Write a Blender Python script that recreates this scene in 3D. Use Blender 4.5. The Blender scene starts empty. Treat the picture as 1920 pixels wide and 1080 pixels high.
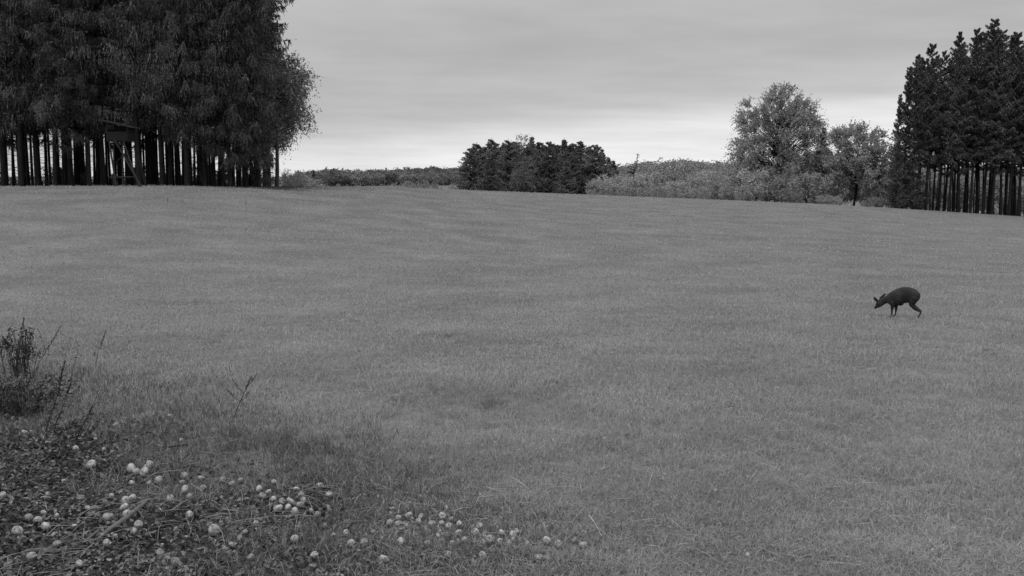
import bpy, math
import numpy as np
from mathutils import Vector, Matrix

# ------------------------------------------------------------------ camera
S = bpy.context.scene
COL = S.collection
F = 1968.0          # focal length in pixels of the 1920 px wide photograph
CAMH = 2.3
YH = 335.0          # eye-level row
PITCH = math.atan((540.0 - YH) / F)
cam = bpy.data.cameras.new('camera')
cam.sensor_width = 36.0
cam.lens = 36.0 * F / 1920.0
cam.clip_start = 0.05
cam.clip_end = 9000.0
camo = bpy.data.objects.new('camera', cam)
COL.objects.link(camo)
camo.location = (0, 0, CAMH)
camo.rotation_euler = (math.pi / 2 - PITCH, 0, 0)
S.camera = camo

# ------------------------------------------------------------------ light
SUN_EL, SUN_AZ = math.radians(63), math.radians(-150)
S.view_settings.view_transform = 'Standard'
S.view_settings.look = 'None'
S.view_settings.exposure = 0.13
S.view_settings.gamma = 1.0
S.view_settings.use_curve_mapping = False
S.render.engine = 'CYCLES'
S.cycles.max_bounces = 6
S.cycles.diffuse_bounces = 3
S.cycles.transmission_bounces = 3


def build_world():
    w = bpy.data.worlds.new('World')
    S.world = w
    w.use_nodes = True
    nt = w.node_tree
    N, L = nt.nodes, nt.links
    N.clear()
    out = N.new('ShaderNodeOutputWorld')
    bg = N.new('ShaderNodeBackground')
    bg.inputs['Strength'].default_value = 0.1
    L.new(bg.outputs[0], out.inputs[0])
    sky = N.new('ShaderNodeTexSky')
    sky.sky_type = 'NISHITA'
    sky.sun_disc = False
    sky.sun_elevation = SUN_EL
    sky.sun_rotation = SUN_AZ
    bw = N.new('ShaderNodeRGBToBW')
    L.new(sky.outputs[0], bw.inputs[0])
    tc = N.new('ShaderNodeTexCoord')
    sep = N.new('ShaderNodeSeparateXYZ')
    L.new(tc.outputs['Generated'], sep.inputs[0])

    def math_(op, a, b=None, c=None, clamp=False):
        m = N.new('ShaderNodeMath')
        m.operation = op
        m.use_clamp = clamp
        for i, v in enumerate((a, b, c)):
            if v is None:
                continue
            if isinstance(v, (int, float)):
                m.inputs[i].default_value = v
            else:
                L.new(v, m.inputs[i])
        return m.outputs[0]
    zc = math_('MAXIMUM', sep.outputs[2], 0.0)
    den = math_('ADD', zc, 0.09)
    px = math_('DIVIDE', sep.outputs[0], den)
    py = math_('DIVIDE', sep.outputs[1], den)
    cmb = N.new('ShaderNodeCombineXYZ')
    L.new(px, cmb.inputs[0])
    L.new(py, cmb.inputs[1])
    # long stratus bands
    mp = N.new('ShaderNodeMapping')
    mp.inputs['Rotation'].default_value = (0, 0, math.radians(8))
    mp.inputs['Scale'].default_value = (0.16, 0.75, 1)
    mp.inputs['Location'].default_value = (1.3, 2.1, 0)
    L.new(cmb.outputs[0], mp.inputs[0])
    n1 = N.new('ShaderNodeTexNoise')
    n1.inputs['Scale'].default_value = 0.9
    n1.inputs['Detail'].default_value = 5
    n1.inputs['Roughness'].default_value = 0.5
    n1.inputs['Distortion'].default_value = 0.3
    L.new(mp.outputs[0], n1.inputs['Vector'])
    mp2 = N.new('ShaderNodeMapping')
    mp2.inputs['Scale'].default_value = (0.75, 1.0, 1)
    mp2.inputs['Rotation'].default_value = (0, 0, math.radians(-12))
    L.new(cmb.outputs[0], mp2.inputs[0])
    n2 = N.new('ShaderNodeTexNoise')
    n2.inputs['Scale'].default_value = 1.6
    n2.inputs['Detail'].default_value = 6
    n2.inputs['Roughness'].default_value = 0.55
    L.new(mp2.outputs[0], n2.inputs['Vector'])
    a = math_('SUBTRACT', n1.outputs[0], 0.5)
    zt = math_('MULTIPLY_ADD', sep.outputs[0], -0.085, zc)
    zz = math_('MULTIPLY_ADD', a, 0.06, zt)
    rp = N.new('ShaderNodeValToRGB')
    rp.color_ramp.interpolation = 'B_SPLINE'
    els = rp.color_ramp.elements
    stops = [(0.0, .80), (0.030, .76), (0.045, .68), (0.062, .47), (0.10, .43), (0.17, .46), (0.26, .55), (0.5, .85), (1.0, 1.0)]
    els[0].position, els[0].color = stops[0][0], (stops[0][1],) * 3 + (1,)
    els[1].position, els[1].color = stops[-1][0], (stops[-1][1],) * 3 + (1,)
    for p, v in stops[1:-1]:
        e = els.new(p)
        e.color = (v, v, v, 1)
    L.new(zz, rp.inputs[0])
    b = math_('SUBTRACT', n2.outputs[0], 0.5)
    var = math_('MULTIPLY_ADD', b, 0.42, 1.0)
    a2 = math_('MULTIPLY_ADD', a, 0.35, var)
    cl = math_('MULTIPLY', rp.outputs[0], a2)
    cl10 = math_('MULTIPLY', cl, 10.0)
    mx = N.new('ShaderNodeMix')
    mx.data_type = 'FLOAT'
    mx.inputs[0].default_value = 0.95
    L.new(bw.outputs[0], mx.inputs[2])
    L.new(cl10, mx.inputs[3])
    L.new(mx.outputs[0], bg.inputs[0])


build_world()
sun = bpy.data.lights.new('sun', 'SUN')
sun.energy = 1.25
sun.angle = math.radians(35)
suno = bpy.data.objects.new('sun', sun)
COL.objects.link(suno)
sd = Vector((math.sin(SUN_AZ) * math.cos(SUN_EL), math.cos(SUN_AZ) * math.cos(SUN_EL), math.sin(SUN_EL)))
suno.rotation_euler = (-sd).to_track_quat('-Z', 'Y').to_euler()


# ------------------------------------------------------------------ helpers
def tag(o, label=None, cat=None, group=None, kind=None):
    if label:
        o['label'] = label
    if cat:
        o['category'] = cat
    if group:
        o['group'] = group
    if kind:
        o['kind'] = kind
    return o


def empty(name, loc, rz=0.0):
    o = bpy.data.objects.new(name, None)
    o.empty_display_size = 0.3
    COL.objects.link(o)
    o.location = loc
    o.rotation_euler = (0, 0, rz)
    return o


def copy_tree(o, parent=None):
    c = o.copy()
    COL.objects.link(c)
    c.parent = parent
    for ch in list(o.children):
        copy_tree(ch, c)
    return c


class MB:
    def __init__(self):
        self.v, self.f, self.s, self.n = [], [], [], 0

    def quads(self, V, Fc, smooth=False):
        V = np.asarray(V, np.float32).reshape(-1, 3)
        Fc = np.asarray(Fc, np.int32).reshape(-1, 4)
        self.v.append(V)
        self.f.append(Fc + self.n)
        self.s.append(np.full(len(Fc), smooth, bool))
        self.n += len(V)

    def loose(self, Q):      # (n,4,3)
        Q = np.asarray(Q, np.float32)
        n = len(Q)
        self.quads(Q.reshape(-1, 3), np.arange(n * 4).reshape(n, 4))

    def tube(self, pts, rads, seg=6, cap=True):
        pts = np.asarray(pts, float)
        rads = np.asarray(rads, float)
        n = len(pts)
        tn = np.gradient(pts, axis=0)
        tn /= np.linalg.norm(tn, axis=1)[:, None] + 1e-9
        ref = np.array([0., 0., 1.]) if abs(tn[0][2]) < .8 else np.array([1., 0., 0.])
        a = np.cross(tn, ref)
        a /= np.linalg.norm(a, axis=1)[:, None] + 1e-9
        b = np.cross(tn, a)
        th = np.arange(seg) / seg * 2 * math.pi
        R = pts[:, None] + rads[:, None, None] * (a[:, None] * np.cos(th)[None, :, None] + b[:, None] * np.sin(th)[None, :, None])
        V = R.reshape(-1, 3)
        i = np.arange(n - 1)[:, None] * seg
        j = np.arange(seg)[None]
        k = (j + 1) % seg
        Fc = np.stack([i + j, i + k, i + seg + k, i + seg + j], -1).reshape(-1, 4)
        self.quads(V, Fc, True)
        if cap and seg >= 4 and seg % 2 == 0:
            for base in (0, (n - 1) * seg):
                q = []
                for m in range(1, seg // 2):
                    q.append([0, 2 * m - 1, 2 * m, 2 * m + 1] if 2 * m + 1 <= seg - 1 else None)
                q = [x for x in q if x]
                vv = V[base:base + seg]
                self.quads(vv, q)

    def box(self, c, size, rot=None):
        c = np.asarray(c, float)
        s = np.asarray(size, float) / 2
        v = np.array([[x, y, z] for z in (-1, 1) for x, y in ((-1, -1), (1, -1), (1, 1), (-1, 1))], float) * s
        if rot is not None:
            v = v @ np.array(Matrix(rot).to_3x3()).T if not isinstance(rot, np.ndarray) else v @ rot.T
        f = [[0, 3, 2, 1], [4, 5, 6, 7], [0, 1, 5, 4], [1, 2, 6, 5], [2, 3, 7, 6], [3, 0, 4, 7]]
        self.quads(v + c, f)

    def bar(self, p, q, w, h=None):
        p, q = np.asarray(p, float), np.asarray(q, float)
        h = h or w
        d = q - p
        l = np.linalg.norm(d)
        d /= l
        ref = np.array([0., 0., 1.]) if abs(d[2]) < .9 else np.array([0., 1., 0.])
        a = np.cross(d, ref)
        a /= np.linalg.norm(a)
        b = np.cross(a, d)
        self.box((p + q) / 2, (l, w, h), np.stack([d, a, b], 1))

    def build(self, name, mat, parent=None):
        me = bpy.data.meshes.new(name)
        V = np.concatenate(self.v)
        Fc = np.concatenate(self.f)
        sm = np.concatenate(self.s)
        me.vertices.add(len(V))
        me.vertices.foreach_set('co', V.ravel())
        me.loops.add(Fc.size)
        me.loops.foreach_set('vertex_index', Fc.ravel())
        me.polygons.add(len(Fc))
        me.polygons.foreach_set('loop_start', np.arange(len(Fc), dtype=np.int32) * 4)
        me.polygons.foreach_set('use_smooth', sm)
        me.update(calc_edges=True)
        me.validate()
        if mat:
            me.materials.append(mat)
        o = bpy.data.objects.new(name, me)
        COL.objects.link(o)
        o.parent = parent
        return o


def nrm(v):
    return v / (np.linalg.norm(v, axis=-1, keepdims=True) + 1e-9)


def sprays(mb, P, D, L, k, lw, ll, droop, rng, jit=0.5, taper=0.45, spread=0.0):
    """chains of k small leaf rhombi along S arching twigs"""
    Sn = len(P)
    L = np.broadcast_to(np.asarray(L, float), (Sn,))
    droop = np.broadcast_to(np.asarray(droop, float), (Sn,))
    t = (np.arange(k)[None] + rng.random((Sn, k))) / k
    dn = np.array([0, 0, -1.0])
    pos = P[:, None] + D[:, None] * (L[:, None] * t)[..., None] + dn * (droop[:, None] * L[:, None] * t * t)[..., None]
    tan = D[:, None] + dn * (2 * droop[:, None] * t)[..., None]
    d = nrm(nrm(tan) + jit * rng.normal(size=(Sn, k, 3)))
    side = nrm(np.cross(d, rng.normal(size=(Sn, k, 3))))
    sc = (1 - taper * t) * rng.uniform(.65, 1.3, (Sn, k))
    if spread:
        pos = pos + rng.normal(size=pos.shape) * spread
    e = d * (ll * .5 * sc)[..., None]
    s = side * (lw * .5 * sc)[..., None]
    Q = np.stack([pos - e, pos + s, pos + e, pos - s], 2)
    mb.loose(Q.reshape(-1, 4, 3))


# ------------------------------------------------------------------ materials (an infrared camera's greys)
def mat_new(name):
    m = bpy.data.materials.new(name)
    m.use_nodes = True
    return m, m.node_tree.nodes, m.node_tree.links


def ramp(N, stops):
    rp = N.new('ShaderNodeValToRGB')
    els = rp.color_ramp.elements
    els[0].position, els[0].color = stops[0][0], (stops[0][1],) * 3 + (1,)
    els[1].position, els[1].color = stops[-1][0], (stops[-1][1],) * 3 + (1,)
    for p, v in stops[1:-1]:
        els.new(p).color = (v, v, v, 1)
    return rp


def leaf_mat(name, lo, hi, nscale=0.5, trans=0.25, rough=0.7, coord='Object', namp=0.5, ospread=.28):
    """leaf tone: random per leaf, times a broad noise so that sprays differ"""
    m, N, L = mat_new(name)
    bs = N['Principled BSDF']
    bs.inputs['Roughness'].default_value = rough
    bs.inputs['Specular IOR Level'].default_value = 0.25
    geo = N.new('ShaderNodeNewGeometry')
    rp = ramp(N, [(0, lo), (.75, (lo + hi) / 2), (1, hi)])
    L.new(geo.outputs['Random Per Island'], rp.inputs[0])
    tc = N.new('ShaderNodeTexCoord')
    no = N.new('ShaderNodeTexNoise')
    no.inputs['Scale'].default_value = nscale
    no.inputs['Detail'].default_value = 4
    no.inputs['Roughness'].default_value = 0.6
    L.new(tc.outputs['Object'] if coord == 'Object' else geo.outputs['Position'], no.inputs['Vector'])
    mr = N.new('ShaderNodeMapRange')
    mr.inputs[1].default_value, mr.inputs[2].default_value = .3, .7
    mr.inputs[3].default_value, mr.inputs[4].default_value = 1 - namp, 1 + namp
    L.new(no.outputs[0], mr.inputs[0])
    oi = N.new('ShaderNodeObjectInfo')
    mo = N.new('ShaderNodeMapRange')
    mo.inputs[3].default_value, mo.inputs[4].default_value = 1 - ospread, 1 + ospread
    L.new(oi.outputs['Random'], mo.inputs[0])
    mm = N.new('ShaderNodeMath')
    mm.operation = 'MULTIPLY'
    L.new(mr.outputs[0], mm.inputs[0])
    L.new(mo.outputs[0], mm.inputs[1])
    vm = N.new('ShaderNodeVectorMath')
    vm.operation = 'SCALE'
    L.new(rp.outputs[0], vm.inputs[0])
    L.new(mm.outputs[0], vm.inputs['Scale'])
    L.new(vm.outputs[0], bs.inputs['Base Color'])
    if trans:
        tr = N.new('ShaderNodeBsdfTranslucent')
        L.new(vm.outputs[0], tr.inputs[0])
        mx = N.new('ShaderNodeMixShader')
        mx.inputs[0].default_value = trans
        L.new(bs.outputs[0], mx.inputs[1])
        L.new(tr.outputs[0], mx.inputs[2])
        L.new(mx.outputs[0], N['Material Output'].inputs[0])
    return m


def rough_mat(name, lo, hi, scale=8, stretch=(1, 1, 1), bump=0.4, rough=.85, dist=0.02):
    m, N, L = mat_new(name)
    bs = N['Principled BSDF']
    bs.inputs['Roughness'].default_value = rough
    bs.inputs['Specular IOR Level'].default_value = 0.2
    tc = N.new('ShaderNodeTexCoord')
    mp = N.new('ShaderNodeMapping')
    mp.inputs['Scale'].default_value = stretch
    L.new(tc.outputs['Object'], mp.inputs[0])
    no = N.new('ShaderNodeTexNoise')
    no.inputs['Scale'].default_value = scale
    no.inputs['Detail'].default_value = 6
    no.inputs['Roughness'].default_value = .65
    L.new(mp.outputs[0], no.inputs['Vector'])
    rp = ramp(N, [(.3, lo), (.7, hi)])
    L.new(no.outputs[0], rp.inputs[0])
    L.new(rp.outputs[0], bs.inputs['Base Color'])
    bp = N.new('ShaderNodeBump')
    bp.inputs['Strength'].default_value = bump
    bp.inputs['Distance'].default_value = dist
    L.new(no.outputs[0], bp.inputs['Height'])
    L.new(bp.outputs[0], bs.inputs['Normal'])
    return m


M = {}
M['spruce'] = leaf_mat('spruce_needles', .045, .16, .45, .1, namp=.5)
M['edge_spruce'] = leaf_mat('edge_spruce_needles', .035, .17, .45, .08, namp=.6, ospread=.5)
M['young_spruce'] = leaf_mat('young_spruce_needles', .10, .26, .6, .12, namp=.4)
M['beech'] = leaf_mat('broad_leaves', .22, .52, .5, .35, namp=.25)
M['edge_leaf'] = leaf_mat('edge_leaves', .11, .28, .5, .3, namp=.3)
M['bush'] = leaf_mat('bush_leaves', .22, .50, .5, .3, namp=.3)
M['far_bush'] = leaf_mat('far_leaves', .14, .34, .08, .2, namp=.35)
M['ridge'] = leaf_mat('ridge_leaves', .11, .26, .02, .15, coord='World', namp=.35)
M['weed'] = leaf_mat('weed_leaves', .02, .06, 3, .2)
M['bramble'] = leaf_mat('bramble_leaves', .02, .09, 3, .15)
M['bark'] = rough_mat('spruce_bark', .008, .03, 6, (1, 1, .25), .6)
M['pale_bark'] = rough_mat('pale_bark', .03, .09, 6, (1, 1, .25), .6)
M['wood'] = rough_mat('weathered_wood', .015, .038, 9, (1, 1, .3), .4)
M['board'] = rough_mat('dark_boards', .008, .024, 9, (1, 1, 4), .4)
M['stick'] = rough_mat('bare_stick', .09, .17, 40, (1, 1, 1), .5, dist=.003)
M['dark_stick'] = rough_mat('dark_twig', .02, .06, 40, (1, 1, 1), .5, dist=.003)
M['straw'] = leaf_mat('straw', .28, .45, 6, .2)
M['deer'] = rough_mat('deer_coat', .010, .05, 7, (1, 1, 1), .35, .9, dist=.006)
M['deer_ear'] = rough_mat('deer_ear', .02, .05, 60, (1, 1, 1), .3, .9, dist=.004)
M['hoof'] = rough_mat('hoof', .008, .015, 30, (1, 1, 1), .2, .5)
M['stalk'] = rough_mat('weed_stalk', .03, .07, 50, (1, 1, 1), .2, dist=.002)


def glossy(name, v, r):
    m, N, L = mat_new(name)
    N['Principled BSDF'].inputs['Base Color'].default_value = (v, v, v, 1)
    N['Principled BSDF'].inputs['Roughness'].default_value = r
    return m


M['eye'] = glossy('deer_eye', .006, .15)


def apple_mat():
    m, N, L = mat_new('apple_skin')
    bs = N['Principled BSDF']
    bs.inputs['Roughness'].default_value = .45
    tc = N.new('ShaderNodeTexCoord')
    no = N.new('ShaderNodeTexNoise')
    no.inputs['Scale'].default_value = 3.2
    no.inputs['Detail'].default_value = 4
    L.new(tc.outputs['Object'], no.inputs['Vector'])
    rp = ramp(N, [(.34, .10), (.43, .34), (.7, .50)])
    L.new(no.outputs[0], rp.inputs[0])
    oi = N.new('ShaderNodeObjectInfo')
    mr = N.new('ShaderNodeMapRange')
    mr.inputs[3].default_value, mr.inputs[4].default_value = .6, 1.05
    L.new(oi.outputs['Random'], mr.inputs[0])
    vm = N.new('ShaderNodeVectorMath')
    vm.operation = 'SCALE'
    L.new(rp.outputs[0], vm.inputs[0])
    L.new(mr.outputs[0], vm.inputs['Scale'])
    L.new(vm.outputs[0], bs.inputs['Base Color'])
    return m


M['apple'] = apple_mat()


# ------------------------------------------------------------------ terrain
def vnoise(x, y, seed=0):
    x = np.asarray(x, float)
    y = np.asarray(y, float)
    xi, yi = np.floor(x), np.floor(y)
    fx, fy = x - xi, y - yi
    fx, fy = fx * fx * (3 - 2 * fx), fy * fy * (3 - 2 * fy)

    def h(a, b):
        v = np.sin(a * 127.1 + b * 311.7 + seed * 74.7) * 43758.5453
        return v - np.floor(v)
    return (h(xi, yi) * (1 - fx) + h(xi + 1, yi) * fx) * (1 - fy) + (h(xi, yi + 1) * (1 - fx) + h(xi + 1, yi + 1) * fx) * fy


def drop(py, y):           # metres below eye level of a pixel row at depth y
    t = (py - 540.0) / F
    cp, sp = math.cos(PITCH), math.sin(PITCH)
    return y * (t * cp + sp) / (cp - t * sp)


CR_PX = np.array([-400, 0, 300, 520, 740, 860, 1150, 1370, 1540, 1670, 1920, 2300], float)
CR_PY = np.array([353, 350, 348, 349, 351, 356, 367, 375.5, 382.5, 390, 406, 430], float)
CR_D = np.array([64, 66, 70, 80, 92, 100, 112, 118, 122, 125, 130, 130], float)


def ground_z(x, y):
    x = np.asarray(x, float)
    y = np.asarray(y, float)
    r = np.hypot(x, y)
    az = np.arctan2(x, np.maximum(y, 1e-3))
    az = np.clip(az, -0.62, 0.62)
    px = 960 + F * np.tan(az)
    dc = np.interp(px, CR_PX, CR_D)
    cy = np.interp(px, CR_PX, CR_PY)
    zc = CAMH - drop(cy, dc)
    d = np.minimum(r * np.cos(az), 1e9)
    # hermite from (20,-.39) slope m0 to (dc,zc) slope m1
    near = np.interp(d, [0, 6, 9, 12, 16, 20], [0, 0, -.03, -.10, -.23, -.39])
    w = dc - 20
    t = np.clip((d - 20) / w, 0, 1)
    m0 = -0.036 * w
    m1 = -0.012 * w
    h = (2 * t**3 - 3 * t**2 + 1) * (-.39) + (t**3 - 2 * t**2 + t) * m0 + (-2 * t**3 + 3 * t**2) * zc + (t**3 - t**2) * m1
    z = np.where(d < 20, near, h)
    # beyond the brow: falls away, then rises to far fields
    e = np.maximum(d - dc, 0)
    left = np.clip((700 - px) / 250, 0, 1)
    s = 0.030 * (1 - left) + 0.014 * left
    fall = zc - s * np.minimum(e, 75) - .012 * np.minimum(e, 40)
    far = np.interp(d, [0, 180, 300, 430, 700, 1100, 1800, 4000], [-4, -4, -3.0, -.55, 1.5, 3.5, 6, 0])
    k = np.clip((e - 60) / 80, 0, 1)
    k = k * k * (3 - 2 * k)
    z = np.where(e > 0, fall * (1 - k) + far * k, z)
    amp = np.clip(1.2 - d / 60, .25, 1)
    z = z + amp * (.05 * (vnoise(x * .9, y * .9, 1) - .5) + .035 * (vnoise(x * 2.7, y * 2.7, 2) - .5) + .12 * (vnoise(x * .17, y * .17, 3) - .5))
    return z


def gz(x, y):
    return float(ground_z(np.array([x]), np.array([y]))[0])


def at(px, py=None, depth=None):
    """ground point under a pixel (ray march) or ground point at a depth along a pixel column"""
    cp, sp = math.cos(PITCH), math.sin(PITCH)
    if depth is not None:
        x = (px - 960) / F * (depth * cp + 1.0 * sp)
        return np.array([x, depth, gz(x, depth)])
    a, b = (px - 960) / F, (py - 540) / F
    d = np.array([a, cp - b * sp, -sp - b * cp])
    ts = np.linspace(3, 140, 6000)
    X, Y, Z = a * ts, d[1] * ts, CAMH + d[2] * ts
    g = ground_z(X, Y)
    i = np.argmax(Z < g)
    return np.array([X[i], Y[i], g[i]])


# rough corner: fallen leaves and bare soil under the apple tree
LB_X = np.array([-14, -9.8, -6.6, -5.0, -3.6, -2.5, -1.35, -.55, .35, 1.0, 2.0])
LB_Y = np.array([15.5, 14.6, 12.6, 11.4, 10.3, 9.3, 8.4, 7.5, 6.4, 5.4, 3.0])


def litter(x, y):
    yb = np.interp(x, LB_X, LB_Y, left=15.5, right=-6)
    n = (vnoise(x * .8, y * .8, 7) - .5) * 2.2 + (vnoise(x * 2.6, y * 2.6, 8) - .5) * 1.1
    return np.clip((yb + n * .7 - y) / 1.6, 0, 1) * (y > -10)


def build_ground():
    na = 720
    rr = np.concatenate([[0.0], np.geomspace(.8, 40, 190), np.geomspace(40.6, 260, 150), np.geomspace(265, 4500, 60)])
    ang = np.arange(na) / na * 2 * math.pi
    R, A = np.meshgrid(rr, ang, indexing='ij')
    X, Y = R * np.sin(A), R * np.cos(A)
    Z = ground_z(X, Y)
    V = np.stack([X, Y, Z], -1).reshape(-1, 3)
    nr = len(rr)
    i = np.arange(nr - 1)[:, None] * na
    j = np.arange(na)[None]
    k = (j + 1) % na
    Fc = np.stack([i + j, i + na + j, i + na + k, i + k], -1).reshape(-1, 4)
    Fc = Fc[na:]
    mb = MB()
    mb.quads(V, Fc, True)
    # centre fan as quads of a small disc
    c = np.arange(0, na, 2)
    mb.quads(V, np.stack([np.zeros_like(c), na + c, na + (c + 1), na + (c + 2) % na], -1), True)
    m, N, L = mat_new('meadow_ground')
    bs = N['Principled BSDF']
    bs.inputs['Roughness'].default_value = .95
    bs.inputs['Specular IOR Level'].default_value = .1
    geo = N.new('ShaderNodeNewGeometry')
    n1 = N.new('ShaderNodeTexNoise')
    n1.inputs['Scale'].default_value = .35
    n1.inputs['Detail'].default_value = 8
    n1.inputs['Roughness'].default_value = .65
    n2 = N.new('ShaderNodeTexNoise')
    n2.inputs['Scale'].default_value = 9
    n2.inputs['Detail'].default_value = 5
    L.new(geo.outputs['Position'], n1.inputs['Vector'])
    L.new(geo.outputs['Position'], n2.inputs['Vector'])
    r1 = ramp(N, [(.3, .12), (.5, .16), (.7, .21)])
    r2 = ramp(N, [(.3, .72), (.7, 1.15)])
    L.new(n1.outputs[0], r1.inputs[0])
    L.new(n2.outputs[0], r2.inputs[0])
    vm = N.new('ShaderNodeVectorMath')
    vm.operation = 'MULTIPLY'
    L.new(r1.outputs[0], vm.inputs[0])
    L.new(r2.outputs[0], vm.inputs[1])
    soil = ramp(N, [(.3, .012), (.6, .04), (.75, .07)])
    L.new(n2.outputs[0], soil.inputs[0])
    at_ = N.new('ShaderNodeAttribute')
    at_.attribute_name = 'soil'
    mx = N.new('ShaderNodeMix')
    mx.data_type = 'RGBA'
    L.new(at_.outputs['Fac'], mx.inputs[0])
    L.new(vm.outputs[0], mx.inputs[6])
    L.new(soil.outputs[0], mx.inputs[7])
    L.new(mx.outputs[2], bs.inputs['Base Color'])
    bp = N.new('ShaderNodeBump')
    bp.inputs['Strength'].default_value = .7
    bp.inputs['Distance'].default_value = .05
    L.new(n2.outputs[0], bp.inputs['Height'])
    L.new(bp.outputs[0], bs.inputs['Normal'])
    o = mb.build('ground', m)
    me = o.data
    co = np.empty(len(me.vertices) * 3, np.float32)
    me.vertices.foreach_get('co', co)
    co = co.reshape(-1, 3)
    s = litter(co[:, 0], co[:, 1])**1.5 * np.clip(.9 - .22 * np.maximum(co[:, 0] + 2, 0), .4, 1)
    # needle floor under the woods
    wl = np.clip((-13.5 - co[:, 0] + 1.2 * (vnoise(co[:, 0] * .5, co[:, 1] * .5, 5))) / 2.0, 0, 1) * np.clip((co[:, 1] - 67.0 - .06 * (co[:, 0] + 35)) / 2, 0, 1) * (co[:, 1] < 110)
    wr = np.clip((co[:, 0] - 46) / 2, 0, 1) * np.clip((co[:, 1] - 128) / 2, 0, 1) * (co[:, 1] < 180)
    s = np.maximum(s, np.maximum(wl, wr))
    s = np.maximum(s, .7 * hollow(co[:, 0], co[:, 1]))
    a = me.attributes.new('soil', 'FLOAT', 'POINT')
    a.data.foreach_set('value', s.astype(np.float32))
    tag(o, kind='structure')



AP = [(172, 873, 18), (247, 881, 20), (256, 887, 14), (271, 889, 18), (281, 872, 14), (276, 880, 16), (298, 904, 17), (247, 909, 12), (280, 909, 10), (345, 896, 14), (342, 907, 11), (347, 921, 17), (378, 900, 12),
      (381, 917, 13), (355, 933, 12), (320, 939, 16), (249, 937, 15), (236, 943, 20), (226, 925, 9), (210, 933, 11), (233, 953, 15), (203, 974, 21), (239, 969, 20), (260, 987, 16), (251, 999, 16), (356, 968, 16),
      (402, 998, 20), (47, 813, 12), (142, 843, 12), (195, 846, 9), (180, 825, 8), (5, 932, 14), (54, 974, 16), (72, 980, 15), (82, 965, 11), (86, 991, 18), (33, 1000, 21), (108, 1023, 15), (107, 970, 9),
      (340, 827, 8), (217, 1009, 10), (200, 1022, 15), (12, 781, 10), (24, 787, 9), (217, 798, 9), (318, 782, 8),
      (417, 902, 12), (435, 910, 12), (452, 903, 11), (486, 919, 15), (514, 906, 10), (503, 926, 13), (492, 933, 16), (513, 940, 14), (529, 944, 14), (545, 945, 16), (522, 956, 17), (540, 956, 14), (553, 963, 17),
      (565, 931, 12), (569, 942, 15), (563, 951, 14), (555, 920, 11), (599, 914, 13), (617, 931, 12), (583, 961, 10), (595, 967, 11), (649, 1002, 14), (553, 1014, 17), (659, 1022, 16), (683, 1019, 15), (435, 1024, 14),
      (735, 957, 10), (748, 973, 12), (766, 971, 15), (731, 983, 14), (746, 986, 14), (789, 972, 12), (785, 981, 14), (752, 997, 10), (762, 988, 9), (752, 1018, 18), (829, 970, 15), (837, 956, 9), (810, 985, 13),
      (842, 989, 13), (862, 987, 15), (848, 978, 11), (828, 984, 11), (860, 1002, 14), (899, 990, 13), (891, 1001, 16), (940, 1002, 13), (962, 1006, 15), (969, 1000, 10), (919, 1013, 19), (937, 1019, 13), (954, 1022, 14),
      (989, 1022, 13), (1025, 1017, 16), (1047, 1022, 15), (1077, 1017, 12), (1094, 1024, 17), (871, 1015, 12), (802, 1023, 14),
      (60, 1048, 18), (150, 1060, 17), (300, 1040, 16), (330, 1058, 18), (470, 1050, 17), (590, 1045, 16), (720, 1052, 17), (840, 1044, 16), (905, 1046, 17), (1010, 1050, 17)]
AP += [(300, 960, 9), (165, 955, 9), (140, 990, 10), (330, 995, 10), (385, 945, 9), (420, 960, 9), (460, 1000, 10), (480, 985, 9), (610, 990, 9), (625, 1008, 10), (700, 1000, 10), (778, 1004, 10), (822, 1008, 10), (905, 1020, 10), (848, 1022, 11), (120, 905, 9), (90, 930, 9)]
APXY = []
for _a in AP:
    _g = at(_a[0], _a[1] + _a[2] * .42)
    APXY.append((_g[0], _g[1], min(max(_a[2] * _g[1] / F, .036), .085)))


def hollow(x, y):
    """small bare dips in the turf close by"""
    h = vnoise(x * 1.15 + 3.3, y * .8, 71) * .55 + vnoise(x * 4.1, y * 2.6, 72) * .45
    return np.clip((h - .80) / .05, 0, 1) * (y < 20)


# ------------------------------------------------------------------ grass and litter
def blades(mb, x, y, length, width, lean, rng):
    n = len(x)
    z = ground_z(x, y)
    th = rng.random(n) * 2 * math.pi
    ph = rng.random(n) * 2 * math.pi
    base = np.stack([x, y, z - .005], -1)
    ld = np.stack([np.cos(th), np.sin(th), np.zeros(n)], -1)
    w = np.stack([np.cos(ph), np.sin(ph), np.zeros(n)], -1) * (width * .5)[:, None]
    up = np.array([0, 0, 1.])
    mid = base + ld * (length * lean * .35)[:, None] + up * (length * .6 * np.sqrt(np.maximum(1 - (lean * .6)**2, .1)))[:, None]
    tip = base + ld * (length * lean)[:, None] + up * (length * np.sqrt(np.maximum(1 - lean**2, .02)) * .95)[:, None]
    V = np.stack([base - w, base + w, mid + w * .8, mid - w * .8, tip + w * .12, tip - w * .12], 1)
    i = np.arange(n)[:, None] * 6
    Fc = np.concatenate([i + np.array([[0, 1, 2, 3]]), i + np.array([[3, 2, 4, 5]])], 1).reshape(-1, 4)
    mb.quads(V.reshape(-1, 3), Fc)


def scatter_px(n, d0, d1, rng, half=0.60):
    """density falls with distance (level of detail), a wide fan in front of the camera"""
    u = rng.random(n)
    d = 1 / (1 / d0 + (1 / d1 - 1 / d0) * u)
    a = np.tan(rng.uniform(-math.atan(half), math.atan(half), n))
    return d * a, d


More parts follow.
